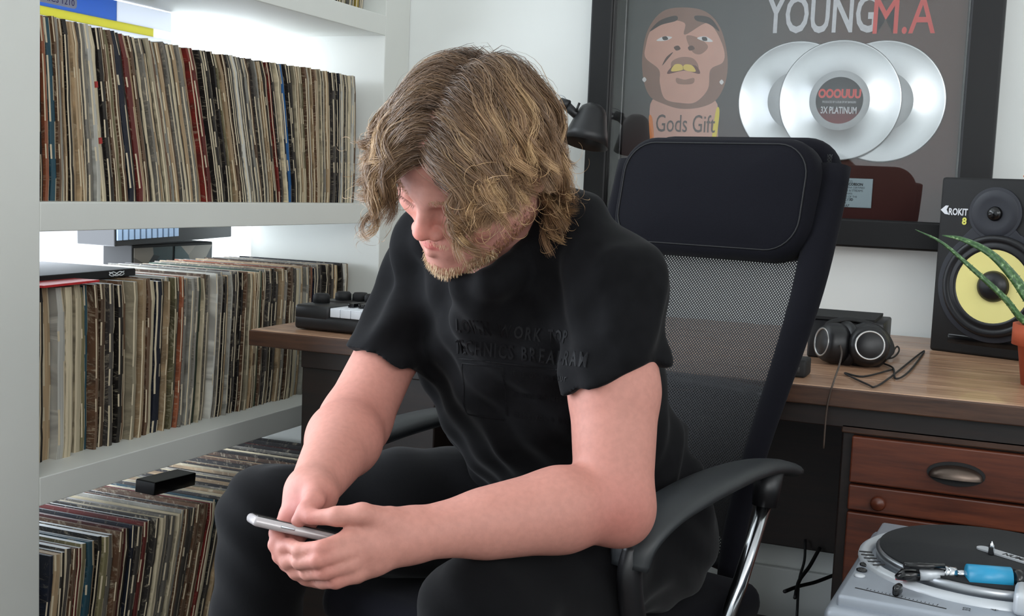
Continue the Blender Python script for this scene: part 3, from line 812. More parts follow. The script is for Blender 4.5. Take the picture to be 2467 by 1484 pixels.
# engraved plate
M['plate'] = plain('plate_metal', srgb(168, 186, 192), .4, .3, var=.03)
x0, z1 = pz(1990, 427); x1, z0 = pz(2099, 502)
pp(box('name_plate', x0 - .012, x1, 2.7905, 2.7945, z0, z1, M['plate'], bevel=.0012))
for body, k, s, b in (('PRESENTED TO', 0, .0062, 0), ('MATT U-DUB JACOBSON', 1, .0082, .0003), ('TO COMMEMORATE RIAA CERTIFIED', 2, .0062, 0), ('3X PLATINUM SALES & STREAMS', 3, .0066, 0), ('OF MORE THAN', 4, .0062, 0),
                      ('3,000,000 COPIES OF THE', 5, .0062, 0), ('M.A MUSIC / 3D', 6, .0074, .0003), ('SINGLE', 7, .0062, 0), ('"OOOUUU"', 8, .0066, .0002)):
    v, f = text_mesh(body, s, .92, 'CENTER', b)
    zz = z1 - .0095 - k * .0068
    pp(MB().add([Vector((p.x + (x0 + x1) / 2 - .012, 2.7902, p.y + zz)) for p in v], f).build('lettering', M['ink_black']))
# the pane
n = NT('plaque_glass')
tr = n.node('ShaderNodeBsdfTransparent'); gl = n.node('ShaderNodeBsdfGlossy'); gl.inputs['Roughness'].default_value = .015
fr = n.node('ShaderNodeFresnel'); fr.inputs['IOR'].default_value = 1.6; mx = n.node('ShaderNodeMixShader')
n.link(n.math('MULTIPLY', fr.outputs[0], 1.3), mx.inputs[0]); n.link(tr.outputs[0], mx.inputs[1]); n.link(gl.outputs[0], mx.inputs[2]); n.link(mx.outputs[0], n.out.inputs['Surface'])
pp(box('glass_pane', IX0, IX1, 2.768, 2.7705, IZ0, IZ1, n.mat))

# ---------------------------------------------------------------- office chair
CA = math.radians(15)
CO = Vector((-.592, 1.645, 0))
CX = Vector((math.cos(CA), -math.sin(CA), 0)); CY = Vector((math.sin(CA), math.cos(CA), 0))
chair = empty('office_chair', CO, (0, 0, -CA), label='black mesh office chair with padded headrest under the seated person', cat='chair')
M['chair_cloth'] = plain('chair_cloth', srgb(15, 15, 21), .9, spec=.12, var=.12, scale=400, bump=.25, bscale=900, Sheen_Weight=.03)
M['chair_plastic'] = plain('chair_plastic', srgb(33, 36, 38), .5, var=.06)
n = NT('chair_mesh_fabric')
sx = n.node('ShaderNodeSeparateXYZ'); n.link(n.coords(kind='UV'), sx.inputs[0])
K = 2 * PI / .0052
s1 = n.math('SINE', n.math('MULTIPLY', sx.outputs[0], K)); s2 = n.math('SINE', n.math('MULTIPLY', sx.outputs[1], K))
hole = n.math('GREATER_THAN', n.math('MULTIPLY', s1, s2), .42)
tr = n.node('ShaderNodeBsdfTransparent'); mx = n.node('ShaderNodeMixShader')
n.set(Roughness=.7); n.bsdf.inputs['Base Color'].default_value = srgb(15, 15, 18)
n.link(hole, mx.inputs[0]); n.link(n.bsdf.outputs[0], mx.inputs[1]); n.link(tr.outputs[0], mx.inputs[2]); n.link(mx.outputs[0], n.out.inputs['Surface'])
M['chair_mesh'] = n.mat
BX = .054                                          # back sits slightly to one side of the seat middle
def back_y(z):                                     # depth of the back (chair axes) at height z
    t = max(0.0, (z - .46) / .68)
    return .235 + .16 * t ** 1.25 - .018 * math.sin(PI * min(1, max(0, t * 1.15)))
def back_hw(z):                                    # half width of the back
    t = (z - .46) / .68
    return .118 + .062 * smooth(0, .75, t) + .004 * math.sin(t * PI)
# mesh panel
m = MB(); NZ, NX = 30, 14; uv = []
for i in range(NZ + 1):
    z = .47 + (1.12 - .47) * i / NZ
    for j in range(NX + 1):
        s = -1 + 2 * j / NX
        m.v.append((BX + s * back_hw(z), back_y(z) - .018 * (1 - s * s) * 0 + .022 * (1 - s * s) - .006, z)); uv.append((s * back_hw(z), z))
for i in range(NZ):
    for j in range(NX):
        a = i * (NX + 1) + j; m.f.append((a, a + 1, a + NX + 2, a + NX + 1)); m.m.append(0); m.sm.append(True)
me = m.mesh('mesh_panel', M['chair_mesh']); ul = me.uv_layers.new(name='UVMap')
for l in me.loops: ul.data[l.index].uv = uv[l.vertex_index]
o = bpy.data.objects.new('mesh_panel', me); COL.objects.link(o); o.parent = chair
for s in (-1, 1):
    pts = [(BX + s * (back_hw(z) + .003), back_y(z) - .004, z) for z in [.45 + (1.10 - .45) * i / 24 for i in range(25)]]
    MB().tube(pts, [.019 + .010 * smooth(.3, 1, i / 24) for i in range(25)], 12, flat=.8, up=(0, 1, 0)).build('side_rail', M['chair_cloth'], chair)
for z in (.47, .74):
    hw = back_hw(z)
    MB().tube([(BX + s * hw, back_y(z) + .03 * (1 - s * s) + .006, z) for s in [-1 + .2 * k for k in range(11)]], .013, 10).build('cross_bar', M['chair_plastic'], chair)
# headrest cushion
def cushion(w, h, t, r, lean, c, bulge=.01, e=.02):
    m = MB(); rings = []
    prof = [(-t / 2, -e * .95), (-t / 2 + .002, -e * .5), (-t / 2 + e * .45, -e * .14), (-t / 2 + e, 0), (t / 2 - e, 0), (t / 2 - e * .45, -e * .14), (t / 2 - .002, -e * .5), (t / 2, -e * .95)]
    R = Matrix.Translation(c) @ Matrix.Rotation(lean, 4, 'X')
    N = 4 * 9; v = []
    for (y, d) in prof:
        for (px, pz_) in rrect(w + 2 * d, h + 2 * d, r + d * .7, 8): v.append(R @ Vector((px, y, pz_)))
    f = []
    for i in range(len(prof) - 1):
        for k in range(N): f.append((i * N + k, i * N + (k + 1) % N, (i + 1) * N + (k + 1) % N, (i + 1) * N + k))
    m.add(v, f, 0, True)
    for side, yy in ((0, -t / 2 - bulge), (len(prof) - 1, t / 2 + bulge)):           # domed faces
        ring0 = [v[side * N + k] for k in range(N)]; cc = R @ Vector((0, yy, 0)); rr = [ring0]
        for q in (.8, .55, .28):
            rr.append([cc + (p - (R @ Vector((0, prof[side][0], 0)))) * q + (R @ Vector((0, prof[side][0], 0)) - cc) * (q ** 3) for p in ring0])
        vv = [p for ring in rr for p in ring] + [cc]; ff = []
        for i in range(3):
            for k in range(N):
                q = (i * N + k, i * N + (k + 1) % N, (i + 1) * N + (k + 1) % N, (i + 1) * N + k); ff.append(q if side else tuple(reversed(q)))
        for k in range(N):
            q = (3 * N + k, 3 * N + (k + 1) % N, 4 * N); ff.append(q if side else tuple(reversed(q)))
        m.add(vv, ff, 0, True)
    return m
hz = 1.043
cushion(.358, .198, .062, .062, math.radians(-12), Vector((BX, back_y(hz) - .022, hz)), .012, .022).build('headrest', M['chair_cloth'], chair)
sc = [Matrix.Translation((BX, back_y(hz) - .022, hz)) @ Matrix.Rotation(math.radians(-12), 4, 'X') @ Vector((px, -.0305, q)) for (px, q) in rrect(.330, .170, .052, 8)]
MB().tube(sc, .0012, 5, closed=True).build('seam', M['black_matte'], chair)
# shell behind the headrest
cushion(.374, .203, .040, .066, math.radians(-12), Vector((BX + .006, back_y(hz) + .022, hz + .004)), .004, .018).build('headrest_shell', M['chair_cloth'], chair)
# seat
m = MB(); m.rbox(-.245, .245, -.25, .22, .405, .468, .028, seg=4); m.build('seat', M['chair_cloth'], chair)
MB().rbox(-.11, .11, -.11, .11, .372, .405, .01).build('mechanism', M['black_plastic'], chair)
MB().tube([(BX * .4, .10, .39), (BX * .7, .22, .40), (BX, .255, .47), (BX, .262, .56)], [.03, .03, .026, .02], 12, flat=.5).build('back_bracket', M['black_plastic'], chair)
MB().lathe([(.025, .10), (.025, .26), (.018, .26), (.018, .38)], 20).build('gas_column', M['black_plastic'], chair)
for k in range(5):
    a = 2 * PI * k / 5 + .3; d = Vector((math.cos(a), math.sin(a), 0))
    lg = MB().tube([d * .02 + Vector((0, 0, .12)), d * .16 + Vector((0, 0, .105)), d * .29 + Vector((0, 0, .075))], [.026, .022, .015], 10, flat=.7).build('base_leg', M['black_plastic'], chair)
    q = d * .29; t = Vector((-d.y, d.x, 0))
    m = MB(); m.tube([q - t * .022 + Vector((0, 0, .029)), q + t * .022 + Vector((0, 0, .029))], .028, 16); m.build('caster', M['black_matte'], chair)
# arms
for s, nm in ((1, 'near'), (-1, 'far')):
    x = .268 * s
    pad = [(x, -.225, .598), (x, -.212, .628), (x, -.165, .650), (x, -.09, .662), (x, .0, .668), (x, .09, .668), (x, .165, .660), (x, .215, .648)]
    P = spline(pad, 5); nP = len(P)
    ap = MB().tube(P, [.026 + .010 * math.sin(PI * min(1, i / nP * 1.25)) for i in range(nP)], 14, flat=.42, up=(0, 0, 1)).build('armrest', M['chair_plastic'], chair)
    MB().tube(spline([(x, -.214, .622), (x, -.222, .585), (x * .99, -.20, .52), (x * .97, -.15, .44), (x * .9, -.10, .40), (x * .5, -.06, .385)], 5), .020, 10, flat=.7).build('arm_support', M['black_plastic'], chair)
    MB().tube([(x, .150, .655), (x, .143, .605)], [.022, .018], 12).build('arm_socket', M['black_plastic'], chair)
    MB().tube([(x, .144, .610), (x * .985, .085, .50), (x * .96, .02, .40)], [.0105, .0115, .0105], 14).build('chrome_post', M['chrome'], chair)

# ---------------------------------------------------------------- turntable on its stand
TA = math.radians(2.6)
stand = empty('turntable_stand', (.07, 1.545, 0), (0, 0, -TA), label='low black stand carrying the turntable beside the desk', cat='stand')
box('top', -.19, .19, -.15, .15, .485, .505, M['black_matte'], stand, bevel=.002)
for x in (-.18, .155):
    for y in (-.14, .115): box('leg', x, x + .025, y, y + .025, 0, .485, M['black_matte'], stand, bevel=.001)
tt = empty('turntable', (.07, 1.545, .505), (0, 0, -TA), label='silver turntable with black mat and blue-gripped arm in the lower right corner', cat='turntable')
TTI = Matrix.LocRotScale(tt.location, tt.rotation_euler, None).inverted()
def tl(px, py, z): return TTI @ Vector(onp(px, py, 2, z))
M['silver_plastic'] = plain('silver_plastic', srgb(150, 156, 164), .38, .35, var=.03)
M['silver_pale'] = plain('silver_pale', srgb(186, 190, 194), .4, .3, var=.03)
M['mat_black'] = plain('slipmat', srgb(20, 22, 24), .9, var=.15, scale=300, bump=.2)
M['arm_blue'] = plain('arm_blue', srgb(36, 138, 178), .35, var=.03); M['tip_red'] = plain('tip_red', srgb(206, 40, 66), .4)
MB().rbox(-.225, .225, -.186, .186, .004, .082, .010, seg=3).build('plinth', M['silver_plastic'], tt)
MB().rbox(-.213, .213, -.172, .182, .075, .095, .004, seg=2).build('top_plate', M['silver_plastic'], tt)
for (x, y) in ((-.19, -.15), (.19, -.15), (-.19, .15), (.19, .15)): MB().lathe([(.018, -.0005), (.018, .006)], 16, M=Matrix.Translation((x, y, 0))).build('foot', M['black_matte'], tt)
sp = tl(2388, 1330, .622); pc = Matrix.Translation((sp.x, sp.y, 0))
MB().lathe([(.158, .095), (.157, .099), (.150, .1035), (.143, .0995), (.141, .095)], 72, M=pc, caps=False).build('platter_ring', M['silver_pale'], tt)
MB().lathe([(.136, .095), (.137, .108), (.134, .111), (.0001, .111)], 72, M=pc).build('platter', M['steel'], tt)
MB().lathe([(.1325, .111), (.1325, .1135), (.0001, .1135)], 72, M=pc).build('slipmat', M['mat_black'], tt)
MB().lathe([(.0036, .113), (.0036, .122), (.0046, .124), (.0001, .131)], 14, M=pc).build('spindle', M['chrome'], tt)
for k in range(5):
    a = math.radians(196 + 5.0 * k)
    MB().rbox(-.008, .008, -.0014, .0014, 0, .0012, .0005, M=pc @ Matrix.Rotation(a, 4, 'Z') @ Matrix.Translation((.1502, 0, .1032))).build('vent_slit', M['black_matte'], tt)
# centre bar with lettering
b0 = tl(2370, 1320, .6205); b1 = tl(2560, 1378, .6205); d = (b1 - b0).normalized(); s_ = Vector((-d.y, d.x, 0))
mm = frame((b0.x, b0.y, .1138), d, s_)
MB().prism([(.0 + .0085 * math.cos(a) , .0085 * math.sin(a)) for a in [PI / 2 + PI * k / 10 for k in range(11)]] + [(.115, -.0085), (.115, .0085)], 0, .002, mm).build('centre_bar', M['silver_pale'], tt)
v, f = text_mesh('NUMARK', .013, .9, 'LEFT', .0003)
MB().add([mm @ Vector((p.x + .028, p.y - .0045, .0024)) for p in v], f).build('lettering', M['ink_black'], tt)
# buttons on the left
for (px, py) in ((2092, 1347), (2084, 1362), (2076, 1375), (2071, 1389)):
    q = tl(px, py, .600); k = (2092, 2071).count(px)
    MB().lathe([(.0066, .095), (.0066, .0968), (.0045, .098), (.0001, .0982)], 20, M=Matrix.Translation((q.x, q.y, 0))).build('button', M['silver_pale'] if k else M['black_gloss'], tt)
# pitch slider
q0 = tl(2060, 1416, .6); q1 = tl(2280, 1467, .6); d = (q1 - q0).normalized(); mm = frame((q0.x, q0.y, .0948), d, Vector((-d.y, d.x, 0))); L_ = (q1 - q0).length
MB().rbox(0, L_, -.0012, .0012, 0, .0007, .0003, M=mm).build('slider_slot', M['black_matte'], tt)
for k in range(19):
    MB().box(.012 + (L_ - .024) * k / 18, .0126 + (L_ - .024) * k / 18, .004, .004 + (.005 if k % 9 == 0 else .0025), 0, .0006, M=mm).build('tick', M['ink_black'], tt)
qk = tl(2162, 1424, .605)
MB().rbox(-.0042, .0042, -.009, .009, 0, .013, .0035, M=frame((qk.x, qk.y, .0952), d, Vector((-d.y, d.x, 0)))).build('slider_knob', M['black_gloss'], tt)
# pale scale plate and ticks under the arm
sc_ = [tl(px, py, .6005) for px, py in ((2205, 1392), (2300, 1396), (2440, 1408), (2440, 1445), (2330, 1425), (2250, 1408))]
MB().prism([(p.x, p.y) for p in sc_], .0955, .0966).build('scale_plate', M['silver_pale'], tt)
for k in range(8):
    q = tl(2272 + 22 * k, 1403 + 2.6 * k, .6005)
    MB().box(q.x - .0009, q.x + .0009, q.y - .008, q.y + .002, .0966, .0971).build('tick', M['chair_plastic'], tt)
# arm: cartridge, shell, tube, blue grip, pivot
def ta(px, py, z): return tl(px, py, z)
h0 = ta(2168, 1385, .612); h1 = ta(2212, 1382, .622)
m = MB(); m.tube([ta(2160, 1391, .612), ta(2178, 1384, .615), ta(2212, 1384, .616)], [.004, .009, .010], 8, flat=.8); m.tube([ta(2178, 1362, .628), ta(2275, 1366, .628)], .0042, 8); m.build('cartridge', M['black_gloss'], tt)
MB().tube([ta(2158, 1393, .609), ta(2184, 1394, .609)], [.0022, .0030], 6).build('stylus_guard', M['tip_red'], tt)
MB().tube([ta(2212, 1382, .617), ta(2272, 1386, .617)], [.0085, .0065], 8).build('head_shell', M['silver_pale'], tt)
m = MB(); m.tube([ta(2272, 1380, .620), ta(2282, 1380, .620)], .0085, 14); m.tube([ta(2282, 1381, .620), ta(2302, 1382, .620)], .0078, 14); m.tube([ta(2300, 1382, .620), ta(2345, 1384, .620)], .0046, 12); m.build('arm_tube', M['chrome'], tt)
MB().tube([ta(2329, 1388, .621), ta(2434, 1396, .621)], .0142, 24).build('blue_grip', M['arm_blue'], tt)
m = MB(); m.tube([ta(2430, 1396, .62), ta(2445, 1397, .62)], .006, 12); m.tube([ta(2440, 1396, .62), ta(2462, 1398, .62)], .0125, 18); m.tube([ta(2460, 1398, .62), ta(2520, 1402, .62)], .009, 14); m.build('pivot', M['black_gloss'], tt)
q = ta(2480, 1446, .612); MB().rbox(q.x - .016, q.x + .05, q.y - .03, q.y + .022, .095, .122, .006).build('arm_base', M['silver_pale'], tt)
for px, body in ((2338, '33'), (2406, '45')):
    v, f = text_mesh(body, .012, 1.0); q = tl(px, 1470, .6)
    MB().add([Matrix.Translation((q.x, q.y, .0956)) @ Matrix.Rotation(PI / 2, 4, 'Z') @ Vector((p.x, p.y, 0)) for p in v], f).build('lettering', M['ink_black'], tt)

# ---------------------------------------------------------------- smooth solids: blended round shapes turned into one mesh
class Field:
    """blended capsules and ellipsoids; ops run in order"""
    def __init__(s): s.ops = []; s.disp = None
    def cap(s, a, b, ra, rb=None, k=.01, sub=False):
        a = np.array(a, float); b = np.array(b, float); rb = ra if rb is None else rb
        lo = np.minimum(a - ra, b - rb); hi = np.maximum(a + ra, b + rb); ab = b - a; L2 = max(ab @ ab, 1e-12)
        def fn(P):
            t = np.clip(((P - a) @ ab) / L2, 0, 1)
            return np.linalg.norm(P - a - t[..., None] * ab, axis=-1) - (ra + (rb - ra) * t)
        s.ops.append((fn, lo, hi, k, sub)); return s
    def chain(s, pts, rs, k=.01):
        for i in range(len(pts) - 1): s.cap(pts[i], pts[i + 1], rs[i], rs[i + 1], k)
        return s
    def ell(s, c, r, R=None, k=.01, sub=False):
        c = np.array(c, float); r = np.array(r, float); R = np.eye(3) if R is None else np.array(R, float)
        ext = np.sqrt(((R * r) ** 2).sum(axis=1))
        def fn(P):
            q = (P - c) @ R
            k0 = np.linalg.norm(q / r, axis=-1); k1 = np.linalg.norm(q / (r * r), axis=-1)
            return k0 * (k0 - 1) / np.maximum(k1, 1e-9)
        s.ops.append((fn, c - ext, c + ext, k, sub)); return s
    def cut(s, p, n):
        p = np.array(p, float); n = np.array(n, float); n = n / np.linalg.norm(n)
        s.ops.append((lambda P: (P - p) @ n, None, None, 0, 'cut')); return s
    def join(s, other, k=.01):
        s.ops.append((other, None, None, k, 'join')); return s
    def bounds(s):
        lo = np.full(3, 1e9); hi = -lo
        for fn, a, b, k, sub in s.ops:
            if sub == 'join': a, b = fn.bounds()
            if a is None or sub is True: continue
            lo = np.minimum(lo, a); hi = np.maximum(hi, b)
        return lo, hi
    def ev(s, P, c, rad):
        acc = np.full(P.shape[:2], 1.0)
        for fn, lo, hi, k, sub in s.ops:
            if sub == 'cut': acc = np.maximum(acc, fn(P)); continue
            if sub == 'join': d = fn.ev(P, c, rad); sel = slice(None)
            else:
                gap = np.maximum(np.maximum(lo - c, c - hi), 0); sel = np.where(np.linalg.norm(gap, axis=1) < rad * 2.2 + k + .012)[0]
                if len(sel) == 0: continue
                d = fn(P[sel])
            a = acc[sel]
            if sub is True:
                a = -a
                h = np.maximum(k - np.abs(a - d), 0) / max(k, 1e-9); acc[sel] = -(np.minimum(a, d) - h * h * k * .25)
            else:
                h = np.maximum(k - np.abs(a - d), 0) / max(k, 1e-9); acc[sel] = np.minimum(a, d) - h * h * k * .25
        if s.disp is not None: acc = acc + s.disp(P)
        return acc

def solid(field, h, n=8):
    """surface nets over the blocks the surface passes through -> verts, quads"""
    lo, hi = field.bounds(); lo = lo - .02; hi = hi + .02
    B = n * h; N = np.ceil((hi - lo) / B).astype(int)
    gi = np.stack(np.meshgrid(*[np.arange(q) for q in N], indexing='ij'), -1).reshape(-1, 3)
    cen = lo + (gi + .5) * B
    rad = B * .87
    d = np.concatenate([field.ev(cen[i:i + 20000, None, :], cen[i:i + 20000], rad)[:, 0] for i in range(0, len(cen), 20000)])
    keep = np.abs(d) < rad * 1.35 + .004
    gi = gi[keep]; cen = cen[keep]
    off = np.stack(np.meshgrid(*[np.arange(n + 1)] * 3, indexing='ij'), -1)
    base = gi * n
    vals = []
    for i in range(0, len(gi), 1500):
        P = lo + (base[i:i + 1500, None, :] + off.reshape(1, -1, 3)) * h
        vals.append(field.ev(P, cen[i:i + 1500], rad))
    V = np.concatenate(vals).reshape(-1, n + 1, n + 1, n + 1)
    S = V < 0
    corner = [(i, j, k) for i in (0, 1) for j in (0, 1) for k in (0, 1)]
    sub = lambda A, c: A[:, c[0]:c[0] + n, c[1]:c[1] + n, c[2]:c[2] + n]
    cnt = sum(sub(S, c).astype(np.int8) for c in corner)
    act = np.argwhere((cnt > 0) & (cnt < 8))
    ab, al = act[:, 0], act[:, 1:]
    acc = np.zeros((len(act), 3)); num = np.zeros(len(act))
    for ci, c0 in enumerate(corner):
        for ax in range(3):
            if c0[ax]: continue
            c1 = list(c0); c1[ax] = 1
            v0 = V[ab, al[:, 0] + c0[0], al[:, 1] + c0[1], al[:, 2] + c0[2]]; v1 = V[ab, al[:, 0] + c1[0], al[:, 1] + c1[1], al[:, 2] + c1[2]]
            cr = (v0 < 0) != (v1 < 0); t = np.where(cr, v0 / np.where(cr, v0 - v1, 1), 0)
            p = np.tile(np.array(c0, float), (len(act), 1)); p[:, ax] = t
            acc += np.where(cr[:, None], p, 0); num += cr
    cell = base[ab] + al
    verts = lo + (cell + acc / num[:, None]) * h
    D = (N * n + 4).astype(np.int64)
    key = lambda c: ((c[:, 0] + 1) * D[1] + c[:, 1] + 1) * D[2] + c[:, 2] + 1
    ck = key(cell); order = np.argsort(ck); cks = ck[order]
    def find(c):
        q = key(c); i = np.clip(np.searchsorted(cks, q), 0, len(cks) - 1)
        return np.where(cks[i] == q, order[i], -1)
    quads = []
    for ax in range(3):
        s0 = S[:, :n, :n, :n]; sl = [slice(None), slice(0, n), slice(0, n), slice(0, n)]; sl[ax + 1] = slice(1, n + 1)
        s1 = S[tuple(sl)]
        e = np.argwhere(s0 != s1); inside = s0[tuple(e.T)]
        g = base[e[:, 0]] + e[:, 1:]
        u, w = [(1, 2), (2, 0), (0, 1)][ax]
        du = np.zeros(3, int); du[u] = 1; dw = np.zeros(3, int); dw[w] = 1
        q = np.stack([find(g - du - dw), find(g - dw), find(g), find(g - du)], 1)
        q = np.where(inside[:, None], q, q[:, ::-1])
        quads.append(q[(q >= 0).all(1)])
    return verts, np.concatenate(quads)

def relax(v, q, it=2, f=.5):
    for _ in range(it):
        s = np.zeros_like(v); c = np.zeros(len(v))
        for a, b in ((0, 1), (1, 2), (2, 3), (3, 0)):
            np.add.at(s, q[:, a], v[q[:, b]]); np.add.at(c, q[:, a], 1)
            np.add.at(s, q[:, b], v[q[:, a]]); np.add.at(c, q[:, b], 1)
        v = v * (1 - f) + f * s / np.maximum(c, 1)[:, None]
    return v

def np_mesh(name, v, q, mats, smooth_=True, colors=None):
    me = bpy.data.meshes.new(name)
    me.vertices.add(len(v)); me.vertices.foreach_set('co', np.asarray(v, np.float32).ravel())
    k = q.shape[1]
    me.loops.add(len(q) * k); me.loops.foreach_set('vertex_index', q.astype(np.int32).ravel())
    me.polygons.add(len(q)); me.polygons.foreach_set('loop_start', np.arange(0, len(q) * k, k, dtype=np.int32))
    me.polygons.foreach_set('use_smooth', np.full(len(q), smooth_))
    for m_ in (mats if isinstance(mats, (list, tuple)) else [mats]): me.materials.append(m_)
    if colors is not None:
        at_ = me.color_attributes.new('tint', 'FLOAT_COLOR', 'POINT')
        at_.data.foreach_set('color', np.concatenate([colors, np.ones((len(v), 1))], 1).astype(np.float32).ravel())
    me.update(calc_edges=True); me.validate()
    return me

# ---------------------------------------------------------------- the seated person
V3 = lambda *a: np.array(a, float)
HS = 1.05
HR = np.array([[-.331, .938, .106], [-.721, -.179, -.669], [-.608, -.298, .736]])      # columns: face direction, left, up
HC = V3(-.598, 1.324, 1.085)
def H(f, l, u): return HC + HS * (HR @ V3(f, l, u))
def hr(*r): return [HS * x for x in r]
LS, RS = at(1482, 690, 1.465), at(1018, 682, 1.715)
LE, RE = at(1478, 1208, 1.40), at(856, 1015, 1.55)
LW, RW_ = at(985, 1290, 1.30), at(748, 1190, 1.34)
MS = (LS + RS) / 2
NB = MS + V3(.0, .0, .055)
PV = V3(-.545, 1.665, .60)

head = Field()
head.ell(H(-.002, 0, .033), hr(.092, .079, .077), HR, .01)
head.ell(H(.026, 0, -.030), hr(.066, .063, .088), HR, .03)
head.ell(H(.042, 0, .046), hr(.047, .062, .046), HR, .02)
for s in (-1, 1):
    head.cap(H(.000, .054 * s, -.056), H(.066, .016 * s, -.100), .019 * HS, .017 * HS, .025)
    head.ell(H(.058, .042 * s, -.028), hr(.028, .024, .026), HR, .02)
    head.cap(H(.088, .010 * s, .009), H(.074, .050 * s, .006), .0105 * HS, .0095 * HS, .014)
    head.ell(H(-.012, .080 * s, -.008), hr(.013, .004, .024), HR, .006)
head.ell(H(.082, 0, -.099), hr(.018, .022, .017), HR, .02)
head.ell(H(.079, 0, -.066), hr(.022, .031, .025), HR, .018)
for s in (-1, 1):
    head.ell(H(.099, .034 * s, -.009), hr(.018, .021, .0125), HR, .010, True)
    head.ell(H(.0705, .033 * s, -.011), hr(.0170, .0170, .0135), HR, .0020)
    head.cap(H(.0878, .021 * s, -.0165), H(.0815, .046 * s, -.0175), .0014 * HS, .0012 * HS, .0010)
head.cap(H(.088, 0, .004), H(.104, 0, -.028), .0068 * HS, .0088 * HS, .011)
head.ell(H(.1060, 0, -.034), hr(.0108, .0112, .0098), HR, .006)
for s in (-1, 1):
    head.ell(H(.097, .0135 * s, -.0385), hr(.010, .0075, .008), HR, .004)
    head.ell(H(.1005, .0075 * s, -.0448), hr(.006, .0035, .004), HR, .002, True)
lips = [(H(.0995, .003, -.0585), H(.086, .024, -.0640), .0052, .0024), (H(.0995, -.003, -.0585), H(.086, -.024, -.0640), .0052, .0024),
        (H(.0985, 0, -.0705), H(.086, .021, -.0675), .0066, .0026), (H(.0985, 0, -.0705), H(.086, -.021, -.0675), .0066, .0026)]
for a, b, ra, rb in lips: head.cap(a, b, ra * HS, rb * HS, .0035)

arms = Field()
def arm(S, E, W, r, bulge):
    E = np.array(E); S = np.array(S); W = np.array(W)
    m1 = S + (E - S) * .5; m2 = E + (W - E) * .28
    arms.chain([S, m1, E], [r[0], r[1], r[2]], .012)
    arms.chain([E, m2, W], [r[2] * .97, r[3], r[4]], .016)
arm(LS, LE, LW, (.048, .0535, .0455, .0445, .0275), 0)
arm(RS, RE, RW_, (.042, .0430, .0450, .0450, .0265), 0)
arms.ell(at(1500, 1250, 1.405), (.026, .026, .026), None, .03)                # point of the elbow
arms.cap(at(1350, 1225, 1.365), at(1180, 1262, 1.335), .036, .030, .03)       # forearm muscle

def hand(wrist, palm, fingers, thumb, wr=.026):
    h = Field()
    for i, (a, b, ra, rb) in enumerate(palm): h.cap(a, b, ra, rb, .010)
    h2 = Field(); h2.chain(thumb, [.0155, .0115, .0100, .0078], .005)
    f_all = Field()
    for f in fingers:
        g = Field(); g.chain(f, [.0098, .0090, .0082, .0068], .003)
        f_all.join(g, .0012)
    h.join(f_all, .006); h.join(h2, .006)
    return h
def P3(*t): return [at(*q) for q in t]
lf = [P3((846, 1296, 1.262), (775, 1322, 1.243), (722, 1326, 1.255), (700, 1312, 1.275)),
      P3((842, 1328, 1.255), (768, 1349, 1.240), (722, 1354, 1.258), (708, 1340, 1.280)),
      P3((846, 1358, 1.256), (782, 1377, 1.246), (742, 1380, 1.264), (728, 1366, 1.285)),
      P3((858, 1382, 1.262), (810, 1398, 1.256), (778, 1400, 1.272), (766, 1388, 1.290))]
lh = hand(LW, [(LW, at(846, 1300, 1.266), .026, .013), (LW, at(842, 1330, 1.262), .026, .013), (LW, at(846, 1358, 1.264), .026, .013), (LW, at(858, 1380, 1.272), .025, .012),
               (at(945, 1262, 1.285), at(880, 1290, 1.27), .018, .014), (at(900, 1320, 1.272), at(905, 1350, 1.276), .016, .014)], lf,
          P3((930, 1256, 1.280), (872, 1238, 1.262), (812, 1244, 1.262), (752, 1247, 1.272)))
rf = [P3((700, 1238, 1.318), (668, 1284, 1.296), (684, 1322, 1.282), (706, 1336, 1.285)),
      P3((704, 1252, 1.312), (666, 1312, 1.290), (694, 1354, 1.278), (722, 1366, 1.284)),
      P3((714, 1262, 1.312), (676, 1338, 1.290), (714, 1378, 1.280), (748, 1388, 1.287)),
      P3((726, 1268, 1.316), (692, 1356, 1.294), (738, 1392, 1.284), (788, 1402, 1.290))]
rh = hand(RW_, [(RW_, at(702, 1240, 1.322), .025, .013), (RW_, at(708, 1254, 1.318), .025, .013), (RW_, at(718, 1264, 1.318), .025, .013), (RW_, at(730, 1270, 1.322), .024, .012),
                (at(760, 1185, 1.325), at(742, 1225, 1.315), .022, .016)], rf,
          P3((762, 1180, 1.318), (756, 1205, 1.296), (738, 1232, 1.284), (718, 1256, 1.282)))

body = Field()
body.join(head, .01)
body.cap(H(-.030, 0, -.045), NB - V3(0, 0, .03), .056, .060, .025)
body.cap(H(.000, 0, -.085), NB + V3(-.005, -.02, .0), .038, .044, .03)
body.join(arms, .02); body.join(lh, .012); body.join(rh, .012)
body.cap(RS, LS, .05, .05, .03); body.cap(MS, PV, .08, .10, .03); body.cap(NB, MS, .055, .06, .03)
bv, bq = solid(body, .0026)
bv = relax(bv, bq, 1, .4)
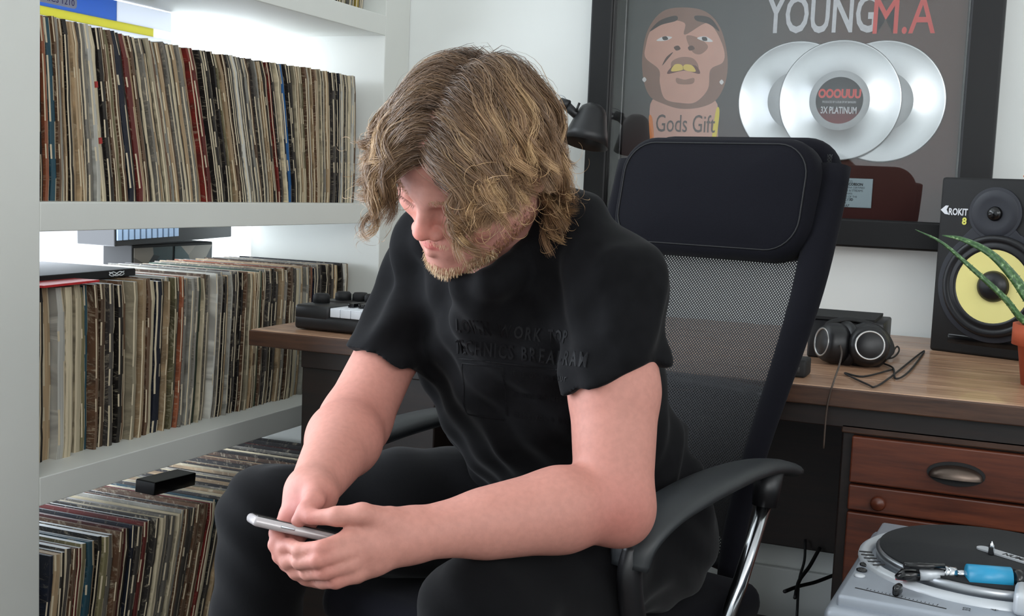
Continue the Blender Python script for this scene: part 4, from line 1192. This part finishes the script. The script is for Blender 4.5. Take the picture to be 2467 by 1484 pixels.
# skin tints: redness and darker lids, plus brightness painted onto the face
def near(p, a, b):
    ab = b - a; t = np.clip((p - a) @ ab / (ab @ ab), 0, 1); return np.linalg.norm(p - a - t[:, None] * ab, axis=1)
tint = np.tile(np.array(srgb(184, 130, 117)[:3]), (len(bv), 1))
def tint_area(c, r, col, amt):
    global tint
    w = np.exp(-(np.linalg.norm(bv - c, axis=1) / r) ** 2)[:, None] * amt
    tint = tint * (1 - w) + np.array(srgb(*col)[:3]) * w
tint_area(H(.06, 0, -.01), .11, (204, 152, 138), .85)  # face lighter than the arms, brightness painted into the tint
tint_area(H(.110, 0, -.034), .022, (222, 138, 124), .7)
for s in (-1, 1): tint_area(H(.080, .045 * s, -.03), .03, (222, 146, 130), .6); tint_area(H(.09, .035 * s, -.004), .012, (186, 122, 106), .6)
tint_area(H(.09, 0, .05), .04, (222, 160, 144), .5)
tint_area(at(1495, 1245, 1.36), .05, (170, 102, 92), .6); tint_area(at(860, 1010, 1.5), .04, (172, 110, 98), .5)
for f in lf + rf:
    tint_area(f[1], .012, (176, 106, 96), .5); tint_area(f[3], .010, (180, 112, 102), .5)
tint_area(at(752, 1250, 1.27), .012, (180, 112, 102), .5); tint_area(at(725, 1240, 1.30), .03, (168, 90, 88), .6)
lipd = np.min([near(bv, a, b) - min(ra, rb) * .8 * HS - .0012 for a, b, ra, rb in lips], axis=0)
w = np.clip(1.2 - lipd / .0032, 0, 1)[:, None] * .95
tint = tint * (1 - w) + np.array(srgb(198, 92, 96)[:3]) * w
n = NT('skin'); n.set(Roughness=.58, Subsurface_Weight=.10, Subsurface_Scale=.006, Specular_IOR_Level=.32)
n.bsdf.inputs['Subsurface Radius'].default_value = (1.0, .35, .2)
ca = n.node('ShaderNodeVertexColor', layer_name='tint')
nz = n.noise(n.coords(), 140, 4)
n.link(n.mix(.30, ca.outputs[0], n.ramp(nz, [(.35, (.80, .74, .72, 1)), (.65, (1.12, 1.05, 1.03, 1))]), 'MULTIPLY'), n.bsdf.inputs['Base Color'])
n.bump(n.noise(n.coords(), 700, 2), .10, .0006)
M['skin'] = n.mat
person = empty('person', PV * V3(1, 1, 0), label='seated person with shoulder-length blond hair in a black t-shirt looking down at a phone', cat='person')
def pobj(name, me, parent=None):
    o = bpy.data.objects.new(name, me); COL.objects.link(o)
    if parent is None: part(o, person)
    else: o.parent = parent
    return o
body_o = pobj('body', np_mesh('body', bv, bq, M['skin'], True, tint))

# ---------------------------------------------------------------- t-shirt
XT = (LS - RS) / np.linalg.norm(LS - RS)
SPI = (MS + V3(0, 0, -.03)) - PV; SPI /= np.linalg.norm(SPI)
FT = np.cross(SPI, XT); FT /= np.linalg.norm(FT)
if FT[1] > 0: FT = -FT
RT = np.stack([XT, FT, np.cross(XT, FT)], 1)
UC = MS + V3(0, 0, -.03)
shirt = Field()
shirt.ell(UC - SPI * .09, (.178, .118, .17), RT, .05)
shirt.ell(PV + (UC - PV) * .42, (.172, .128, .19), RT, .06)
shirt.ell(PV + SPI * .02, (.178, .140, .12), RT, .06)
shirt.cap(RS, LS, .058, .056, .04)
TB = at(1368, 552, 1.52); TR = at(1040, 590, 1.66)
shirt.cap(TB, LS + V3(0, 0, .008), .040, .050, .03); shirt.cap(TR, RS + V3(0, 0, .006), .036, .048, .03)
shirt.cap(TB, TR, .045, .045, .05)
nL = CR * .26 - CU * .965; nR = CR * -.34 - CU * .94
hemL, hemR = at(1480, 908, 1.435), at(938, 858, 1.64)
for S, E, hem, nn, r0, r1 in ((LS, LE, hemL, nL, .0620, .0670), (RS, RE, hemR, nR, .0580, .0540)):
    sl = Field(); d = (E - S) / np.linalg.norm(E - S)
    sl.cap(S, S + (E - S) * .75, r0, r1, .01)
    sl.cut(hem, nn)
    shirt.join(sl, .022)
shirt.cap(H(-.030, 0, -.045), NB + V3(0, 0, .012), .062, .062, .004, True)
nax = H(-.015, 0, -.06) - NB; nax /= np.linalg.norm(nax)
na = XT - nax * (XT @ nax); na /= np.linalg.norm(na); nb_ = np.cross(nax, na)
ring = [NB + nax * (.030 - .012 * math.sin(2 * PI * k / 20) * (1 if nb_[1] < 0 else -1)) + na * .068 * math.cos(2 * PI * k / 20) + nb_ * .070 * math.sin(2 * PI * k / 20) for k in range(21)]
colr = [at(1318, 505, 1.555), at(1292, 552, 1.525), at(1262, 598, 1.498), at(1222, 645, 1.470), at(1165, 672, 1.452), at(1110, 672, 1.475)]
shirt.chain(colr, [.011] * len(colr), .010)
for c_ in colr[1:]: shirt.cap(c_ - CU * .014 + CF * .012, UC + FT * .055 - SPI * .09, .016, .060, .025)
def folds(P):
    x = (P - UC) @ XT; y = (P - UC) @ FT; z = (P - UC) @ SPI
    a = np.sin(z * 95 + 2.2 * np.sin(x * 21 + 1.0) + 1.6 * np.sin(y * 30)) * np.exp(-((z + .33) / .10) ** 2) * .0036            # belly creases
    b = np.sin((x * .85 + z * .5) * 120 + 1.5 * np.sin(z * 24) + 1.2 * np.sin(y * 33)) * .0026
    c = np.sin((x * .5 - z * .9) * 78 + 2.0 * np.sin(x * 17 + y * 14)) * .0030
    lp_ = np.linalg.norm(P - (LS + (LE - LS) * .30), axis=-1)
    e = np.sin(((P - LS) @ (SPI * .75 - XT * .6)) * 150 + 1.4 * np.sin(y * 26)) * np.exp(-(lp_ / .085) ** 2) * .0042
    rp_ = np.linalg.norm(P - (RS + (RE - RS) * .28), axis=-1)
    g = np.sin(((P - RS) @ (SPI * .8 + XT * .5)) * 150 + 1.4 * np.sin(y * 26)) * np.exp(-(rp_ / .085) ** 2) * .0040
    h = -.006 * np.exp(-((x + .01 + .02 * np.sin(z * 14)) / .012) ** 2) * np.exp(-((z + .13) / .08) ** 2) * (y > 0)             # ridge down the chest
    return a + b + c + e + g + h
shirt.disp = folds
sv, sq = solid(shirt, .0032)
sv = relax(sv, sq, 4, .5)
n = NT('black_cotton'); n.set(Roughness=.85, Specular_IOR_Level=.12, Sheen_Weight=.05, Sheen_Roughness=.4)
v = n.coords(); n.link(n.ramp(n.noise(v, 60, 5), [(.3, srgb(9, 9, 11)), (.7, srgb(14, 14, 16))]), n.bsdf.inputs['Base Color'])
n.bump(n.noise(v, 1300, 2), .2, .0005)
M['cotton'] = n.mat
shirt_o = pobj('t_shirt', np_mesh('t_shirt', sv, sq, M['cotton']))
# relief print on the chest
tree = BVHTree.FromPolygons([tuple(p) for p in sv], [tuple(map(int, p)) for p in sq])
M['relief_print'] = plain('relief_print', srgb(12, 12, 14), .6, spec=.14, var=.1)
CB = frame(Vector(at(1165, 880, 1.40)), Vector(CR * .97 + CU * -.10 + CF * -.28), Vector(CU * .94 + CR * -.06 + CF * .1))
zdir = (CB.to_3x3() @ Vector((0, 0, 1))).normalized()
if zdir.dot(Vector(CF)) > 0: zdir = -zdir
pm = MB()
def on_shirt(v, f, dx, dy, lift=.0012):
    out = []
    for p in v:
        q = CB @ Vector((p.x + dx, p.y + dy, 0)) + zdir * .05
        hit = tree.ray_cast(q + zdir * .2, -zdir, 1.0)
        if hit[0] is None: return
        out.append(hit[0] + zdir * lift)
    pm.add(out, f, 0, False)
def shirt_text(body, dx, dy, size, sx=.8, bold=0.0):
    x = dx
    for ch in body:
        if ch == ' ': x += size * .32; continue
        v, f = text_mesh(ch, size, sx, 'LEFT', bold, res=2)
        if not v: continue
        on_shirt(v, f, x, dy); x += max(p.x for p in v) + size * .10
shirt_text('LOVIN WORK TOP', -.068, .038, .022, .62, .0006)
shirt_text('TECHNICS BREAK-RAM', -.078, .012, .024, .62, .0006)
shirt_text('it is ok louder our', .004, -.008, .013, .72)
shirt_text('it was ad just nit by', .004, -.034, .013, .72)
shirt_text('make you a beat', .004, -.060, .013, .72)
for (x0, x1, y0, y1) in ((-.075, .072, .005, .0062), (-.066, -.006, -.0005, .0008), (-.066, -.010, -.0660, -.0645), (-.067, -.0655, -.064, 0), (-.0065, -.005, -.06, 0)):
    N_ = 14; vv = []; ff = []
    for i in range(N_ + 1):
        t = i / N_
        if x1 - x0 > y1 - y0: vv += [Vector((x0 + (x1 - x0) * t, y0, 0)), Vector((x0 + (x1 - x0) * t, y1, 0))]
        else: vv += [Vector((x0, y0 + (y1 - y0) * t, 0)), Vector((x1, y0 + (y1 - y0) * t, 0))]
    ff = [(2 * i, 2 * i + 1, 2 * i + 3, 2 * i + 2) for i in range(N_)]
    on_shirt(vv, ff, 0, 0)
if pm.v: part(pm.build('chest_print', M['relief_print']), shirt_o) if False else setattr(pm.build('chest_print', M['relief_print']), 'parent', shirt_o)

# ---------------------------------------------------------------- trousers and shoes
tro = Field()
RH, RK, RA = V3(-.645, 1.655, .565), V3(-.945, 1.425, .565), V3(-.93, 1.30, .11)
LH, LK, LA = V3(-.455, 1.62, .565), V3(-.520, 1.215, .560), V3(-.55, 1.13, .11)
for h_, k_, a_ in ((RH, RK, RA), (LH, LK, LA)):
    tro.chain([h_, h_ + (k_ - h_) * .5, k_, k_ + (a_ - k_) * .4, a_], [.104, .088, .068, .062, .052], .03)
tro.cap(RH, LH, .10, .10, .04); tro.ell(PV + V3(0, .02, -.02), (.165, .125, .10), None, .04)
def tfolds(P):
    r_ = np.minimum(np.linalg.norm(P - RK, axis=-1), np.linalg.norm(P - LK, axis=-1))
    hh = np.minimum(np.linalg.norm(P - RH, axis=-1), np.linalg.norm(P - LH, axis=-1))
    return np.sin(P[..., 0] * 70 + P[..., 2] * 95 + 2 * np.sin(P[..., 1] * 28)) * (.0012 + .0030 * np.exp(-(r_ / .09) ** 2) + .0034 * np.exp(-(hh / .14) ** 2))
tro.disp = tfolds
tv, tq = solid(tro, .0062)
tv = relax(tv, tq, 1, .4)
M['denim'] = plain('black_denim', srgb(9, 9, 11), .9, spec=.1, var=.15, scale=300, bump=.15, bscale=1500, Sheen_Weight=.06)
pobj('trousers', np_mesh('trousers', tv, tq, M['denim']))
for A, d in ((RA, V3(-.35, -.93, 0)), (LA, V3(-.2, -.98, 0))):
    sh = Field(); g = V3(A[0], A[1], .045)
    sh.chain([g + d * -.05, g + d * .07, g + d * .17], [.044, .042, .036], .03); sh.cap(A, g, .045, .045, .03); sh.cut((0, 0, .004), (0, 0, -1))
    v_, q_ = solid(sh, .007); pobj('shoe', np_mesh('shoe', v_, q_, M['black_matte']))

# ---------------------------------------------------------------- hair, beard, brows
def strands(paths, radius, sides=3):
    """paths: list of (points (n,3), r0, colour root, colour tip) -> verts, quads, colours"""
    Vv, Qq, Cc = [], [], []; n0 = 0
    for P, r0, ca_, cb_ in paths:
        n_ = len(P)
        T = np.gradient(P, axis=0); T /= np.linalg.norm(T, axis=1)[:, None] + 1e-9
        ref = V3(.3, -.5, .8); A = np.cross(T, ref); A /= np.linalg.norm(A, axis=1)[:, None] + 1e-9; Bv = np.cross(T, A)
        t = np.linspace(0, 1, n_)
        R = r0 * np.minimum(1.0, (1 - t) * 3 + .25)
        ring = [P + R[:, None] * (A * math.cos(2 * PI * k / sides) + Bv * math.sin(2 * PI * k / sides)) for k in range(sides)]
        Vv.append(np.stack(ring, 1).reshape(-1, 3))
        col = ca_ * (1 - t[:, None]) + cb_ * t[:, None]
        Cc.append(np.repeat(col, sides, 0))
        i = np.arange(n_ - 1)[:, None] * sides; k = np.arange(sides)[None]; k2 = (k + 1) % sides
        Qq.append((np.stack([i + k, i + k2, i + k2 + sides, i + k + sides], -1).reshape(-1, 4)) + n0)
        n0 += n_ * sides
    return np.concatenate(Vv), np.concatenate(Qq), np.concatenate(Cc)

def ribbons(paths):
    """flat hairs, their broad side turned roughly away from the head"""
    Vv, Qq, Cc = [], [], []; n0 = 0
    for P, r0, ca_, cb_ in paths:
        n_ = len(P)
        T = np.gradient(P, axis=0); T /= np.linalg.norm(T, axis=1)[:, None] + 1e-9
        out = P - HC; out /= np.linalg.norm(out, axis=1)[:, None] + 1e-9
        out = out + rg.normal(size=3) * .45
        A = np.cross(T, out); A /= np.linalg.norm(A, axis=1)[:, None] + 1e-9
        t = np.linspace(0, 1, n_)
        R = r0 * np.minimum(1.0, (1 - t) * 3 + .2)
        Vv.append(np.stack([P - A * R[:, None], P + A * R[:, None]], 1).reshape(-1, 3))
        Cc.append(np.repeat(ca_ * (1 - t[:, None]) + cb_ * t[:, None], 2, 0))
        i = np.arange(n_ - 1) * 2
        Qq.append(np.stack([i, i + 1, i + 3, i + 2], -1) + n0)
        n0 += n_ * 2
    return np.concatenate(Vv), np.concatenate(Qq), np.concatenate(Cc)

def hair_mat(name, rough=.42):
    n = NT(name); n.set(Roughness=rough, Specular_IOR_Level=.3)
    ca = n.node('ShaderNodeVertexColor', layer_name='tint'); n.link(ca.outputs[0], n.bsdf.inputs['Base Color'])
    return n.mat
M['hair'] = hair_mat('hair')
rg = np.random.default_rng(7)
SCALP_C = V3(-.002, 0, .033); SCALP_R = V3(.096, .083, .081)
bt = BVHTree.FromPolygons([tuple(p) for p in bv], [tuple(map(int, p)) for p in bq])
def to_head(p): return (p - HC) @ HR / HS
GRAV = HR.T @ V3(0, 0, -1)                        # straight down, in head axes
FLD = body                                        # hair keeps clear of the head
def grow(root, dirv, length, steps, lift, grav, wave, wl, phase, curl, seed, comb=0.0):
    """one guide in head axes; lift in metres"""
    o3 = root - SCALP_C; o3 /= np.linalg.norm(o3)
    hit = bt.ray_cast(Vector(HC + HS * HR @ (SCALP_C + o3 * .2)), Vector(-(HR @ o3)), .4)
    p = to_head(np.array(hit[0])) - o3 * .002
    v = dirv / np.linalg.norm(dirv); ds = length / steps; out = [p.copy()]
    for i in range(steps):
        t = (i + 1) / steps
        v = v + GRAV * grav * ds * (0.5 + 1.0 * t) + V3(-.25, seed, 0) * comb * ds * max(0.0, 1 - 1.9 * t); v /= np.linalg.norm(v)
        q = p + v * ds
        qw = HC + HS * HR @ q
        loc, nrm, _, dist = bt.find_nearest(Vector(qw)); loc = np.array(loc); nrm = np.array(nrm)
        s_ = (qw - loc) @ nrm
        off = .0015 + lift * min(1, t * 1.5) ** 1.3
        lo = to_head(loc)
        skull = lo[2] > .045 or lo[0] < .0
        if s_ < off: qw = loc + nrm * off
        elif skull and nrm[2] > -.12 and s_ > off + .003: qw = loc + nrm * (off + .003)
        l2, n2, _, d2 = tree.find_nearest(Vector(qw)); l2 = np.array(l2); n2 = np.array(n2)
        if t > .4 and d2 < .05 and (qw - l2) @ n2 < .004: qw = l2 + n2 * .004
        q = to_head(qw)
        v = (q - p); v /= np.linalg.norm(v) + 1e-9
        p = q; out.append(p.copy())
    P = np.array(out); t = np.linspace(0, 1, len(P))
    for _ in range(3): P[1:-1] = P[:-2] * .25 + P[1:-1] * .5 + P[2:] * .25
    T = np.gradient(P, axis=0); T /= np.linalg.norm(T, axis=1)[:, None]
    N_ = P - SCALP_C; N_ = N_ - T * (N_ * T).sum(1)[:, None]; N_ /= np.linalg.norm(N_, axis=1)[:, None] + 1e-9
    Bn = np.cross(T, N_)
    amp = wave * np.clip(t * 1.6 - .15, 0, 1)
    ang = phase + 2 * PI * t * length / wl
    P = P + N_ * (amp * .55 * np.sin(ang))[:, None] + Bn * (amp * np.cos(ang * .93 + .5))[:, None]
    if abs(curl) > 0:                               # ends turn up and in
        k = np.clip((t - .76) / .24, 0, 1); a = curl * k ** 1.3 * 2.6
        r_ = .013
        P = P + Bn * (np.sign(curl) * r_ * (1 - np.cos(np.abs(a))))[:, None] * .8 + N_ * (r_ * np.sin(np.abs(a)) * .9)[:, None] - GRAV * (r_ * .9 * (1 - np.cos(np.abs(a))))[:, None]
    return P
C_DARK = np.array(srgb(54, 40, 31)[:3]); C_MID = np.array(srgb(112, 87, 67)[:3]); C_GOLD = np.array(srgb(176, 136, 95)[:3]); C_PALE = np.array(srgb(212, 180, 134)[:3])
paths = []
PART_L = -.012                                     # where the parting runs
def root_at(f, l):
    """point of the scalp above (f, l)"""
    e = 1 - ((f - SCALP_C[0]) / SCALP_R[0]) ** 2 - (l / SCALP_R[1]) ** 2
    return V3(f, l, SCALP_C[2] + SCALP_R[2] * math.sqrt(max(e, 0.02)))
guides = []
for side in (-1, 1):
    for i in range(19):                             # along the parting, brow to crown and down the back
        for j in range(-2, 8):                      # away from it
            u = (i + rg.random() * .9) / 19
            w_ = (j + rg.random() * .9) / 8 if j >= 0 else .01 * rg.random()
            if j < 0 and i >= 14: continue
            if i < 14:
                f = .088 - .160 * (u * 19 / 14)
                pl_ = PART_L + .020 * max(0.0, min(1.0, (f + .01) / .08)); l = pl_ + side * (-.0035 + .066 * w_)
                if f > .066 and w_ > .62 - (f - .066) * 12: continue
                r0 = root_at(f, l)
                fw = max(0.0, (f - .01) / .08)
                dr = V3((.10 if side < 0 else -.05) * fw - .30 * max(0, (-f - .02) / .08), side * 1.0, .05)
            else:
                a = (i - 14) / 5 * 1.25 + .1; r0 = V3(-.108 * math.cos(a * .5), side * (.006 + .062 * w_), .075 - .075 * a); ee = (r0 - SCALP_C) / SCALP_R; r0 = SCALP_C + SCALP_R * ee / np.linalg.norm(ee)
                dr = V3(-.35, side * .5, -.6)
                f = -.1
            ln = .190 + .030 * rg.random() - .085 * w_
            if side < 0 and f > .0: ln -= .070 * min(1, f / .055)
            if side > 0 and f > -.02: ln -= .036 * min(1, (f + .02) / .06) + .030 * max(0, min(1, (f - .03) / .03))
            if f < -.02: ln -= (.012 if side > 0 else .014)
            if side > 0 and f < .055: ln -= .004
            if side < 0: ln -= .010
            guides.append((side, f, w_, grow(r0, dr, ln, 17, .003 + .011 * rg.random() * (1 - .3 * w_) + .004 * (1 - w_) + (.008 if side > 0 and f < .02 else 0), 38 + 16 * rg.random(),   .0078 + .0050 * rg.random(), .068 + .012 * rg.random(), f * 34 + side * 1.3 + w_ * 1.5 + 1.1 * rg.normal(), (1 if rg.random() < .75 else -1) * rg.random() ** 1.3, side, (0 if side < 0 else 44) * max(0.0, min(1.0, (f + .02) / .06)))))
for side, f, w_, G in guides:
    tone = rg.random(); kind_ = rg.random()
    shade = (.1 + .25 * rg.random()) if kind_ < .38 else (.35 + .5 * rg.random())
    if kind_ < .38: tone *= .3
    m_ = 84
    wide = .0040 + .0022 * rg.random()
    for k in range(m_):
        o = rg.normal(size=3) * wide; o2 = rg.normal(size=3) * (.0012 + .0020 * rg.random())
        t = np.linspace(0, 1, len(G))[:, None]
        P = G + o * np.minimum(1, .7 + t) * (1 - .72 * np.clip((t - .15) / .55, 0, 1)) + o2 * t
        fr_ = rg.normal(size=3) * (.0004 if rg.random() < .8 else .002)
        P = P + fr_ * np.sin(t * (9 + 8 * rg.random()) + rg.random() * 6)
        if rg.random() < .22: P = P[: int(len(P) * (.65 + .3 * rg.random()))]
        a = C_DARK * (1 - shade) + C_MID * shade; q = .7 * tone + .3 * rg.random()
        root_c = a * (.8 + .4 * rg.random()); tip_c = (C_MID * (1 - q) + C_GOLD * q) if q < .68 else (C_GOLD * .5 + C_PALE * .5)
        Pw = HC + HS * P @ HR.T
        loc, nrm, _, _ = bt.find_nearest(Vector(Pw[0])); Pw[0] = np.array(loc) - np.array(nrm) * .003
        Pw[1] = Pw[0] * .35 + Pw[1] * .4 + Pw[2] * .25
        paths.append((Pw, (.00020 + .00018 * rg.random()), root_c, tip_c))
# stray curls at the ends and fly-aways
for side, f, w_, G in guides[::2]:
    for k in range(2):
        q = G + rg.normal(size=3) * .006; T = q[-1] - q[-3]; T /= np.linalg.norm(T) + 1e-9
        ax = np.cross(T, rg.normal(size=3)); ax /= np.linalg.norm(ax); bx = np.cross(ax, T); R = .006 + .007 * rg.random(); a = np.linspace(0, 2.2 + 2.4 * rg.random(), 14)[:, None]
        loop = q[-1] + T * R * np.sin(a) + bx * R * (1 - np.cos(a))
        paths.append((HC + HS * np.concatenate([q[-7:], loop]) @ HR.T, .00026, C_MID, C_GOLD * .6 + C_PALE * .4))
hv, hq, hc = ribbons(paths)
# the dense under-layer of the same hair
cap_f = Field(); cap_f.ell(H(-.0025, 0, .033), hr(.0926, .0797, .0777), HR, .01)
cap_f.ell(H(-.036, 0, -.010), hr(.068, .080, .070), HR, .01)
nf = HR @ V3(.80, 0, -.60)
cap_f.cut(H(.080, 0, .060), nf); cap_f.cut(H(.010, 0, -.062), HR @ V3(.35, 0, -.94))
cv, cq = solid(cap_f, .006); cv = relax(cv, cq, 1)
hv2 = np.concatenate([hv, cv]); hq2 = np.concatenate([hq, cq + len(hv)]); hc2 = np.concatenate([hc, np.tile(C_DARK * .5 + C_MID * .4, (len(cv), 1))])
o = pobj('hair', np_mesh('hair', hv2, hq2, M['hair'], True, hc2)); o['kind'] = 'stuff'
print('hair strands', len(paths), 'faces', len(hq2))
# beard and brows
def fuzz(name, sampler, count, ln, r0, cols, droop):
    pth = []
    for _ in range(count):
        s_ = sampler()
        if s_ is None: continue
        l3, outv = s_
        w0 = H(*l3); wd = HR @ outv
        hit = bt.ray_cast(Vector(w0 + wd * .05), Vector(-wd), .12)
        if hit[0] is None: continue
        p0 = np.array(hit[0]); nrm = np.array(hit[1])
        d = nrm * (1 - droop) + (HR @ droop_dir) * droop + rg.normal(size=3) * .22
        d /= np.linalg.norm(d); L = ln * (.5 + .8 * rg.random())
        t = np.linspace(0, 1, 5)[:, None]
        P = p0 - nrm * .0006 + d * L * t + (HR @ droop_dir) * L * .4 * t ** 2
        c = cols[int(rg.random() * len(cols))]
        pth.append((P, r0, c * .8, c))
    v_, q_, c_ = strands(pth, 0)
    o = pobj(name, np_mesh(name, v_, q_, M['hair'], True, c_)); o['kind'] = 'stuff'
droop_dir = V3(.25, 0, -.95)
B_DARK = np.array(srgb(122, 84, 58)[:3]); B_PALE = np.array(srgb(222, 196, 158)[:3]); B_MID = np.array(srgb(178, 132, 92)[:3])
def s_chin():
    a = (rg.random() - .5) * 2; u = -.082 - .034 * rg.random()
    l = a * .055; f = .085 - .35 * abs(l) ** 1.0 * 1.6
    return (f, l, u - .0), V3(.75, l * 10, -.35)
def s_jaw():
    sd = 1 if rg.random() < .6 else -1; t = rg.random()
    f = .065 - .075 * t; l = sd * (.030 + .034 * t); u = -.092 + .048 * t + (rg.random() - .5) * .034
    return (f, l, u), V3(.25, sd * 1.0, -.35)
def s_lip():
    l = (rg.random() - .5) * .046
    return (.095 - abs(l) * .3, l, -.0505 + .005 * (rg.random() - .5) - abs(l) * .25), V3(1, l * 5, -.1)
fuzz('beard', s_chin, 1500, .0055, .00022, [B_PALE, B_PALE, B_PALE, B_MID], .55)
fuzz('beard', s_jaw, 1300, .0036, .00020, [B_MID, B_DARK, B_DARK], .55)
fuzz('moustache', s_lip, 150, .0035, .00016, [B_PALE], .6)
droop_dir = V3(.2, -.8, -.1)
def s_brow(sd):
    def f_():
        t = rg.random(); return (.092 - .018 * t, sd * (.012 + .036 * t), .010 + .004 * math.sin(t * 2.6) + (rg.random() - .5) * .005), V3(1, sd * .3, .1)
    return f_
fuzz('eyebrow', s_brow(-1), 120, .0045, .00016, [B_MID, B_PALE], .8)
droop_dir = V3(.2, .8, -.1)
fuzz('eyebrow', s_brow(1), 120, .0045, .00016, [B_MID, B_PALE], .8)

lash = []
for sd in (-1,):
    for k in range(46):
        t = k / 45; p_ = H(.0892 - .0068 * t + .0004, sd * (.021 + .025 * t), -.0172 - .0006 * math.sin(PI * t))
        d_ = HR @ V3(.75, sd * (.1 + .5 * t), -.62); d_ /= np.linalg.norm(d_)
        tt_ = np.linspace(0, 1, 4)[:, None]
        lash.append((p_ + d_ * .0048 * tt_ + rg.normal(size=3) * .0008 * tt_, .00013, B_DARK * .5, B_DARK * .8))
v_, q_, c_ = strands(lash, 0)
o = pobj('eyelashes', np_mesh('eyelashes', v_, q_, M['hair'], True, c_)); o['kind'] = 'stuff'

# ---------------------------------------------------------------- phone in the hands
p0 = Vector(at(610, 1254, 1.262)); p1 = Vector(at(800, 1297, 1.285))
ax = (p1 - p0).normalized(); up_ = Vector((.03, .30, .95)); up_ = (up_ - ax * up_.dot(ax)).normalized(); wd = up_.cross(ax)
if wd.y < 0: wd = -wd
PM = Matrix(((ax.x, wd.x, up_.x, p0.x), (ax.y, wd.y, up_.y, p0.y), (ax.z, wd.z, up_.z, p0.z), (0, 0, 0, 1)))
ph = empty('phone', p0, label='smartphone in a pale grey case held in both hands', cat='phone')
def php(mb, name, mat):
    o = mb.build(name, mat); o.parent = ph; o.matrix_parent_inverse = Matrix.Translation(-p0); return o
php(MB().rbox(0, .150, 0, .073, -.0055, .0050, .0045, M=PM, seg=3), 'case', plain('phone_case', srgb(176, 170, 170), .3, .25, var=.05))
php(MB().rbox(.004, .146, .004, .069, .0045, .0058, .0006, M=PM), 'screen', M['black_gloss'])
php(MB().rbox(.03, .045, -.0012, .001, -.001, .0015, .0005, M=PM), 'side_button', M['steel'])
